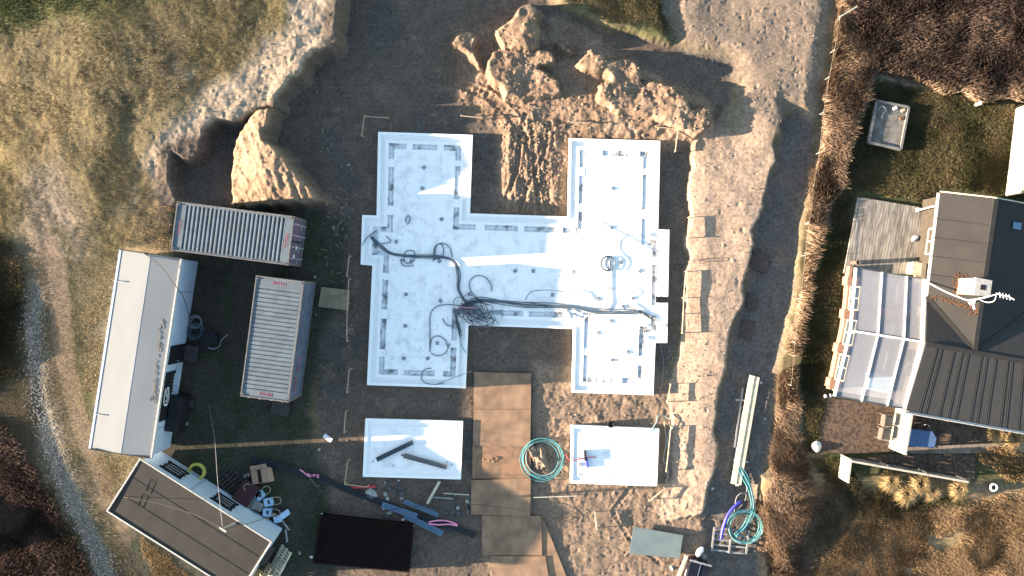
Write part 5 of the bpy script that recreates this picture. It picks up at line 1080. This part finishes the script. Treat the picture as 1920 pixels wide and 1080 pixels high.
# table, chairs, boulder, balls, pot
tt = empty('garden_table', P(1722, 821, 0), 'blue topped garden table in the shade of the house', 'table', None, R(-8)); c = P(1724, 820, .74)
m = MB(); m.prism(XY([(1697, 803), (1748, 809), (1756, 822), (1752, 840), (1694, 836)], .74), .70, .74); m.build('table_top', 'table_blue', tt)
for a, b in ((1702, 808), (1744, 814), (1746, 834), (1700, 832)): m = MB(); p = P(a, b); m.box((p.x, p.y, .35), (.06, .06, .7)); m.build('leg', 'plastic_dark', tt)
wire([P(1722, 799, .1), P(1736, 796, .6), P(1742, 798, .6), P(1743, 806, .1)], .02, 'conduit_light', 'light tube hoop behind the blue topped table')
def chair(px, py, ang, label):
    c = P(px, py); root = empty('garden_chair', c, label, 'chair', 'dark wicker garden chairs', ang); m = MB(); m.box((0, 0, .4), (.55, .55, .06)); m.build('seat', 'wicker', root, world=False, bevel=.01)
    m = MB(); m.box((-.28, 0, .65), (.05, .6, .5)); m.build('backrest', 'wicker', root, world=False); m = MB(); m.box((.05, 0, .46), (.45, .45, .06)); m.build('cushion', 'cushion', root, world=False, bevel=.02)
    for s in (-1, 1): m = MB(); m.box((0, s*.3, .58), (.55, .05, .04)); m.build('armrest', 'timber_grey', root, world=False)
    for a in (-1, 1):
        for b in (-1, 1): m = MB(); m.box((a*.25, b*.28, .29), (.04, .04, .56)); m.build('leg', 'wicker', root, world=False)
chair(1656, 786, R(-8), 'dark wicker chair nearer the conservatory'); chair(1651, 811, R(-12), 'dark wicker chair farther from the conservatory')
rock(G(1530, 838, .05), .30, 'white_stone', 'boulder', 'round white boulder on the lawn edge casting a long shadow', 'boulder', fl=1.0)
for a, b, lb in ((1547, 742, 'left one of two small white balls at the conservatory foot'), (1556, 741, 'right one of two small white balls at the conservatory foot')):
    bm_ = bmesh.new(); bmesh.ops.create_uvsphere(bm_, u_segments=16, v_segments=10, radius=.11); me = bpy.data.meshes.new('ball'); bm_.to_mesh(me); bm_.free(); me.materials.append(M['conduit_light']); me.polygons.foreach_set('use_smooth', [True]*len(me.polygons)); o = bpy.data.objects.new('ball', me); col.objects.link(o); c = G(a, b, .11); o.location = c; tag(o, lb, 'ball')
rp_ = empty('plant_pot', G(1859, 912), 'white ring shaped pot with dark hole in the dune grass', 'pot'); c = G(1859, 912)
m = MB(); m.tube([(c.x+.17*math.cos(a/10*math.pi), c.y+.17*math.sin(a/10*math.pi), c.z+.22) for a in range(20)], .06, 8, True); m.build('rim', 'white_stone', rp_, smooth=True); m = MB(); m.cyl((c.x, c.y), .15, c.z-.05, c.z+.2, 16); m.build('body', 'black', rp_)
m = MB(); m.prism(XY([(1552, 745), (1668, 760), (1690, 770), (1692, 846), (1620, 850), (1540, 848), (1535, 800)]), -.05, .035); tag(m.build('terrace', 'patio_pave'), kind='structure')
m = MB(); m.prism(XY([(1690, 838), (1990, 826), (1990, 848), (1830, 850), (1692, 850)]), -.05, .045); tag(m.build('brick_path', 'path_brick'), kind='structure')
m = MB(); m.prism(XY([(1692, 772), (1990, 820), (1990, 824), (1692, 836)]), -.05, .03); tag(m.build('side_yard', 'patio_pave'), kind='structure')
m = MB(); m.prism(XY([(1660, 852), (1828, 852), (1826, 898), (1800, 900), (1600, 862)]), -.05, .038); tag(m.build('lower_terrace', 'patio_pave'), kind='structure')
# boundary string fence
bf = empty('string_fence', G(1570, 30), 'low boundary line of thin stakes joined by a string along the dry hedge', 'fence')
bp = [(1566, 42), (1556, 100), (1546, 150), (1536, 215), (1528, 290), (1518, 350), (1509, 420), (1502, 480), (1493, 560), (1483, 640), (1476, 720)]
for a, b in bp: m = MB(); c = G(a, b, -.05); m.box((c.x, c.y, c.z+.35), (.03, .03, .8)); m.build('stake', 'timber_grey', bf)
for (a, b), (c, d) in zip(bp[:-1], bp[1:]): m = MB(); u, v = G(a, b, .66), G(c, d, .66); m.tube([u, v], .009, 4); m.build('string', 'string', bf)
plank('plank', (1563, 41), (1596, 21), .07, .05, 'timber_pale', 'pale lath lying across the top of the boundary line', z=.75)
rock(G(1434, 786), .13, 'stone', 'pebble', 'pale stone in the trench right of the beams', 'stone'); rock(G(1427, 718), .10, 'white', 'pebble', 'white scrap at the head of the long pale beams', 'stone')
rock(G(1324, 905), .07, 'white', 'pebble', 'white scrap on the lip of the sand ledge', 'stone'); rock(G(1336, 916), .08, 'white', 'pebble', 'white scrap below the lip of the sand ledge', 'stone')
# ================================================================ VEGETATION (many real blades)
def blades(name, poly, n, hgt, ln, wd, cols_, label, cat, lean=(0, 0), z=0.0, clump=None, thr=None, seedf=5, maskfn=None, zoff=0.0, feather=.35):
    q = XY(poly); a = np.array(q); x0, y0 = a.min(0); x1, y1 = a.max(0)
    k = n*3; px = rng.uniform(x0, x1, k); py = rng.uniform(y0, y1, k); jx = px+0.45*fbm(px, py, 0.8, 61, 3); jy = py+0.45*fbm(px, py, 0.8, 67, 3)
    ok = sdf(q, jx, jy) < -rng.uniform(0, feather, k)**1.0
    if thr is not None: ok &= fbm(px, py, clump, seedf, 3) > thr+rng.uniform(-.12, .12, k)
    if maskfn is not None: ok &= maskfn(px, py)
    px, py = px[ok][:n], py[ok][:n]; n = len(px)
    gi = np.clip(np.interp(px, gx, np.arange(nx)), 0, nx-1); gj = np.clip(np.interp(py, gy, np.arange(ny)), 0, ny-1)
    pz = Hh[gj.astype(int), gi.astype(int)]+zoff
    th = rng.uniform(0, 2*math.pi, n); L_ = ln*rng.uniform(.4, 1.2, n); hg = hgt*rng.uniform(.35, 1.1, n)*(1+.35*fbm(px, py, clump or .7, seedf+3, 3))
    cl = fbm(px, py, 0.55, seedf+9, 2)*1.6*math.pi+.6
    ux = np.cos(th)*L_*.6+np.cos(cl)*L_*.6+lean[0]; uy = np.sin(th)*L_*.6+np.sin(cl)*L_*.6+lean[1]
    l2 = np.hypot(ux, uy)+1e-6; sx, sy = -uy/l2*wd*rng.uniform(.6, 1.3, n), ux/l2*wd*rng.uniform(.6, 1.3, n)
    z0 = pz-.02
    V_ = np.empty((n, 4, 3), np.float32)
    V_[:, 0] = np.stack([px-sx, py-sy, z0+hg*.0], -1); V_[:, 1] = np.stack([px+sx, py+sy, z0], -1)
    V_[:, 2] = np.stack([px+ux*.55+sx*.8, py+uy*.55+sy*.8, z0+hg*.7], -1); V_[:, 3] = np.stack([px+ux, py+uy, z0+hg], -1)
    c_ = np.array(cols_, np.float32); w_ = rng.random(n)*.5+np.clip(fbm(px, py, .9, seedf+21, 3)+.5, 0, 1)*.5; ii = w_*(len(c_)-1); i0 = np.clip(ii.astype(int), 0, len(c_)-2); fr_ = (ii-i0)[:, None]
    cc = (c_[i0]*(1-fr_)+c_[i0+1]*fr_)*rng.uniform(.75, 1.25, (n, 1)); Cc = np.repeat(cc[:, None], 4, 1)
    Q_ = np.arange(n*4).reshape(n, 4); o = np_mesh(name, V_.reshape(-1, 3), Q_, Cc, 'blades', False)
    return tag(o, label, cat, kind='stuff')
STRAW = [(.13, .09, .045), (.26, .18, .09), (.36, .25, .13)]; TAN = [(.16, .11, .075), (.28, .20, .135), (.38, .28, .185)]
HEA = [(.045, .033, .027), (.095, .066, .052), (.15, .105, .078), (.24, .17, .12)]; LAWN = [(.030, .036, .014), (.062, .062, .026), (.12, .098, .048), (.19, .14, .078)]
FIELD = [(.045, .043, .020), (.085, .072, .034), (.125, .098, .052), (.18, .14, .082)]
blades('heather', [(1575, -90), (1990, -90), (1990, 190), (1920, 188), (1850, 182), (1780, 176), (1700, 150), (1650, 140), (1625, 150), (1610, 100), (1590, 40)], 120000, .55, .26, .015, HEA, 'dense brown heather and rose scrub filling the top right corner', 'scrub', clump=.8)
blades('scrub_edge', [(1700, 150), (1780, 160), (1990, 165), (1990, 195), (1850, 190), (1760, 180)], 8000, .5, .25, .016, TAN, 'tan dry fringe below the brown scrub', 'scrub')
blades('dry_hedge', [(1565, 0), (1600, 30), (1640, 140), (1618, 170), (1600, 230), (1590, 290), (1570, 340), (1555, 400), (1525, 430), (1518, 400), (1530, 300), (1538, 220), (1550, 130)], 62000, .55, .42, .014, TAN, 'tall tan dry grass hedge between sand and lawn', 'hedge', lean=(.12, .10), clump=.9)
blades('dry_hedge', [(1512, 400), (1538, 420), (1520, 500), (1505, 600), (1495, 700), (1495, 760), (1468, 770), (1468, 700), (1488, 600), (1500, 500)], 15000, .40, .40, .014, TAN+[(.36, .27, .16)], 'thin tan strip of dry grass on the trench edge', 'hedge', lean=(.12, .0), clump=1.2, thr=-.25)
blades('dry_hedge', [(1460, 700), (1494, 700), (1496, 800), (1520, 900), (1560, 960), (1540, 1040), (1490, 1110), (1420, 1110), (1425, 1040), (1418, 960), (1440, 900), (1448, 800)], 50000, .22, .42, .014, [(.17, .12, .082), (.29, .205, .135), (.40, .29, .19)], 'broad brown dry grass belt at the bottom right of the trench', 'hedge', clump=.9)
blades('dune_grass', [(1520, 900), (1580, 905), (1700, 930), (1860, 930), (1990, 900), (1990, 1120), (1480, 1120), (1540, 1010), (1545, 950)], 100000, .15, .26, .013, [(.15, .105, .055), (.27, .185, .10), (.36, .25, .14), (.42, .30, .18)], 'golden dune grass over the bottom right corner', 'grass', clump=.8, thr=-.45, feather=1.0)
blades('lawn', [(1640, 145), (1720, 165), (1990, 190), (1990, 395), (1870, 372), (1762, 358), (1733, 388), (1607, 366), (1588, 480), (1575, 560), (1548, 740), (1532, 850), (1500, 850), (1500, 700), (1515, 560), (1540, 440), (1590, 300), (1612, 200)], 170000, .12, .09, .016, LAWN, 'mossy green brown lawn around the deck and sandpit', 'grass', clump=1.0, maskfn=lambda x, y: (sdf(XY([(1640, 185), (1708, 198), (1692, 284), (1625, 270)]), x, y) > 0))
blades('lawn', [(1505, 850), (1590, 855), (1620, 920), (1800, 930), (1840, 945), (1600, 980), (1540, 900)], 12000, .2, .14, .016, LAWN, 'rough green grass between the garden fence and the dune grass', 'grass', clump=1.0)
blades('lawn', [(1820, 840), (1990, 832), (1990, 900), (1880, 905), (1850, 870), (1830, 868)], 7000, .25, .18, .014, STRAW, 'golden grass right of the brick path', 'grass', clump=1.0)
def fm(x, y):
    d, _ = pline(track, x, y); d2, _ = pline(track2, x, y); r = rng.random(len(x)); ya = -y*35.8+540
    return ((np.abs(d) > .45) | (ya < 520)) & ((np.abs(d2) > .5) | (r < .25)) & (sdf(XY([(228, 465), (385, 470), (340, 850), (160, 850)], 0), x, y) > 0) & (sdf(XY([(620, -60), (540, -60), (535, 50), (490, 100), (440, 150), (395, 170), (350, 220), (300, 258), (272, 310), (300, 400), (420, 420), (640, 200)], 1.0), x, y) > 0)
blades('field_grass', [(-40, -60), (560, -60), (540, 60), (480, 130), (400, 190), (330, 230), (280, 300), (300, 390), (325, 400), (320, 480), (230, 470), (160, 840), (240, 880), (195, 950), (330, 1100), (-40, 1100)], 300000, .055, .10, .013, FIELD, 'short dry dune grass of the field on the left', 'grass', clump=.6, maskfn=fm)
blades('field_grass', [(295, 380), (325, 390), (320, 480), (230, 470), (160, 840), (120, 800), (150, 560), (220, 440)], 12000, .06, .15, .014, [(.26, .19, .10), (.38, .28, .16), (.46, .35, .21)], 'longer golden grass along the white cabin and the upper container', 'grass', clump=1.0, feather=1.6)
blades('field_grass', [(165, 842), (300, 856), (340, 845), (262, 862), (196, 955), (180, 900)], 4000, .07, .15, .014, [(.26, .19, .10), (.38, .28, .16)], 'golden grass in the gap between the two cabins', 'grass', clump=1.0)
blades('field_grass', [(250, 990), (300, 1030), (375, 1085), (290, 1100), (260, 1040)], 5000, .1, .14, .014, STRAW, 'grass behind the dark roofed cabin', 'grass')
blades('field_grass', [(-40, -60), (300, -60), (280, 20), (120, 60), (-40, 110)], 16000, .14, .12, .016, [(.022, .035, .012), (.05, .062, .022), (.085, .085, .038)], 'darker green grass in the top left corner', 'grass', clump=.7, feather=2.2)
blades('north_grass', [(1045, -60), (1250, -60), (1245, 30), (1258, 66), (1240, 70), (1130, 42), (1060, 8)], 16000, .10, .09, .014, FIELD, 'patch of grass on the lip north of the spoil heaps', 'grass', clump=1.0, thr=-.2)
blades('scrub', [(-60, 760), (20, 800), (60, 860), (110, 940), (160, 1020), (190, 1100), (-60, 1100)], 40000, .4, .2, .016, HEA[:3], 'dark heather scrub in the bottom left corner', 'scrub', clump=.8, feather=1.6)
blades('scrub', [(-60, 420), (30, 450), (60, 560), (45, 700), (-60, 780)], 16000, .22, .16, .015, [(.03, .03, .015), (.08, .065, .035), (.14, .10, .06)], 'low dark growth along the left edge', 'scrub', clump=.8, feather=1.4)
blades('bank_tufts', [(300, 390), (345, 395), (440, 385), (480, 392), (420, 410), (325, 385)], 3000, .22, .15, .014, STRAW, 'yellow tufts above the upper container', 'grass')
blades('yard_weeds', [(370, 480), (480, 500), (590, 510), (600, 640), (580, 760), (660, 900), (640, 1080), (540, 1080), (560, 900), (400, 860), (340, 840), (370, 700)], 26000, .05, .07, .012, [(.02, .025, .012), (.04, .045, .02), (.07, .06, .035)], 'low trampled weeds over the shaded yard', 'weeds', clump=.7, thr=-.05)
def tuft(px, py, n, L_, label, g):
    c = G(px, py); V_, Cc = [], []
    for _ in range(n):
        a = random.gauss(-1.2, 1.5) if g else random.uniform(0, 6.28); l = L_*random.uniform(.5, 1.1); w_ = .012; ux, uy = math.cos(a), math.sin(a)
        p0 = c+Vector((random.gauss(0, .06), random.gauss(0, .06), 0)); p1 = p0+Vector((ux*l*.45, uy*l*.45, L_*.55)); p2 = p0+Vector((ux*l, uy*l, L_*.25)); s = Vector((-uy*w_, ux*w_, 0)); b = len(V_)
        V_ += [p0-s, p0+s, p1+s, p1-s, p1-s, p1+s, p2+s*.3, p2-s*.3]; k_ = random.uniform(.7, 1.3); Cc += [(.38*k_, .28*k_, .14*k_)]*8
    V_ = np.array([tuple(v) for v in V_])-np.array(tuple(c)); o = np_mesh('grass_tussock', V_, np.arange(len(V_)).reshape(-1, 4), np.array(Cc), 'blades', False); o.location = c; tag(o, label, 'grass tussock', 'ornamental grass tussocks')
for a, b, l, lb in ((1668, 900, .7, 'leftmost arching straw tussock below the long grey fence'), (1696, 925, .7, 'tussock second from left below the long grey fence, lowest of them'), (1722, 905, .8, 'pale tussock in the middle below the long grey fence'), (1745, 920, .6, 'tussock right of the pale middle one'), (1794, 915, .7, 'tussock at the right end of the long grey fence'), (1866, 812, .6, 'left tussock under the house eave'), (1895, 820, .7, 'right tussock under the house eave')): tuft(a, b, 320, l, lb, True)

blades('heath_dots', [(-40, 60), (300, 60), (420, 120), (330, 230), (200, 280), (-40, 300)], 9000, .09, .07, .014, [(.03, .022, .014), (.06, .042, .026)], 'small dark heath dots over the upper left field', 'heath', clump=1.7, thr=.30)
blades('dune_grass', [(1540, 940), (1640, 930), (1700, 960), (1560, 1080), (1480, 1100), (1530, 1010)], 12000, .14, .22, .013, [(.05, .05, .028), (.10, .085, .05), (.17, .13, .08)], 'dark greenish growth in the hollow beside the brown grass belt', 'grass', clump=1.0)

m = MB()
for k in range(3600):
    t = random.random()**.9*(len(track)-1); i = min(int(t), len(track)-2); u = t-i; a, b = track[i], track[i+1]
    x, y = a[0]+(b[0]-a[0])*u+random.gauss(0, .36), a[1]+(b[1]-a[1])*u+random.gauss(0, .2)
    i2 = ox+int((x-fx[0])/STEP); j2 = oy+int((y-fy[0])/STEP)
    if not (0 <= i2 < nx and 0 <= j2 < ny): continue
    r = random.uniform(.018, .05); z = Hh[j2, i2]; m.cyl((x, y), r, z-.02, z+r*.9, 5, r*.45)
tag(m.build('track_gravel', 'gravel'), 'pale grey gravel stones along the curving track on the left', 'gravel', kind='stuff')
m = MB()
for k in range(2600):
    a, b = random.choice([(random.uniform(850, 1340), random.uniform(10, 270)), (random.uniform(940, 1060), random.uniform(230, 405)), (random.uniform(850, 1340), random.uniform(60, 250))])
    p = P(a, b); i2 = ox+int((p.x-fx[0])/STEP); j2 = oy+int((p.y-fy[0])/STEP)
    if K['br'][j2, i2] < .4: continue
    r = abs(random.gauss(0, .035))+.015; z = Hh[j2, i2]; m.cyl((p.x, p.y), r, z-.03, z+r*.6, 5, r*.5)
tag(m.build('clods', 'sand_pale'), 'crumbly clods over the spoil heaps', 'clods', kind='stuff')
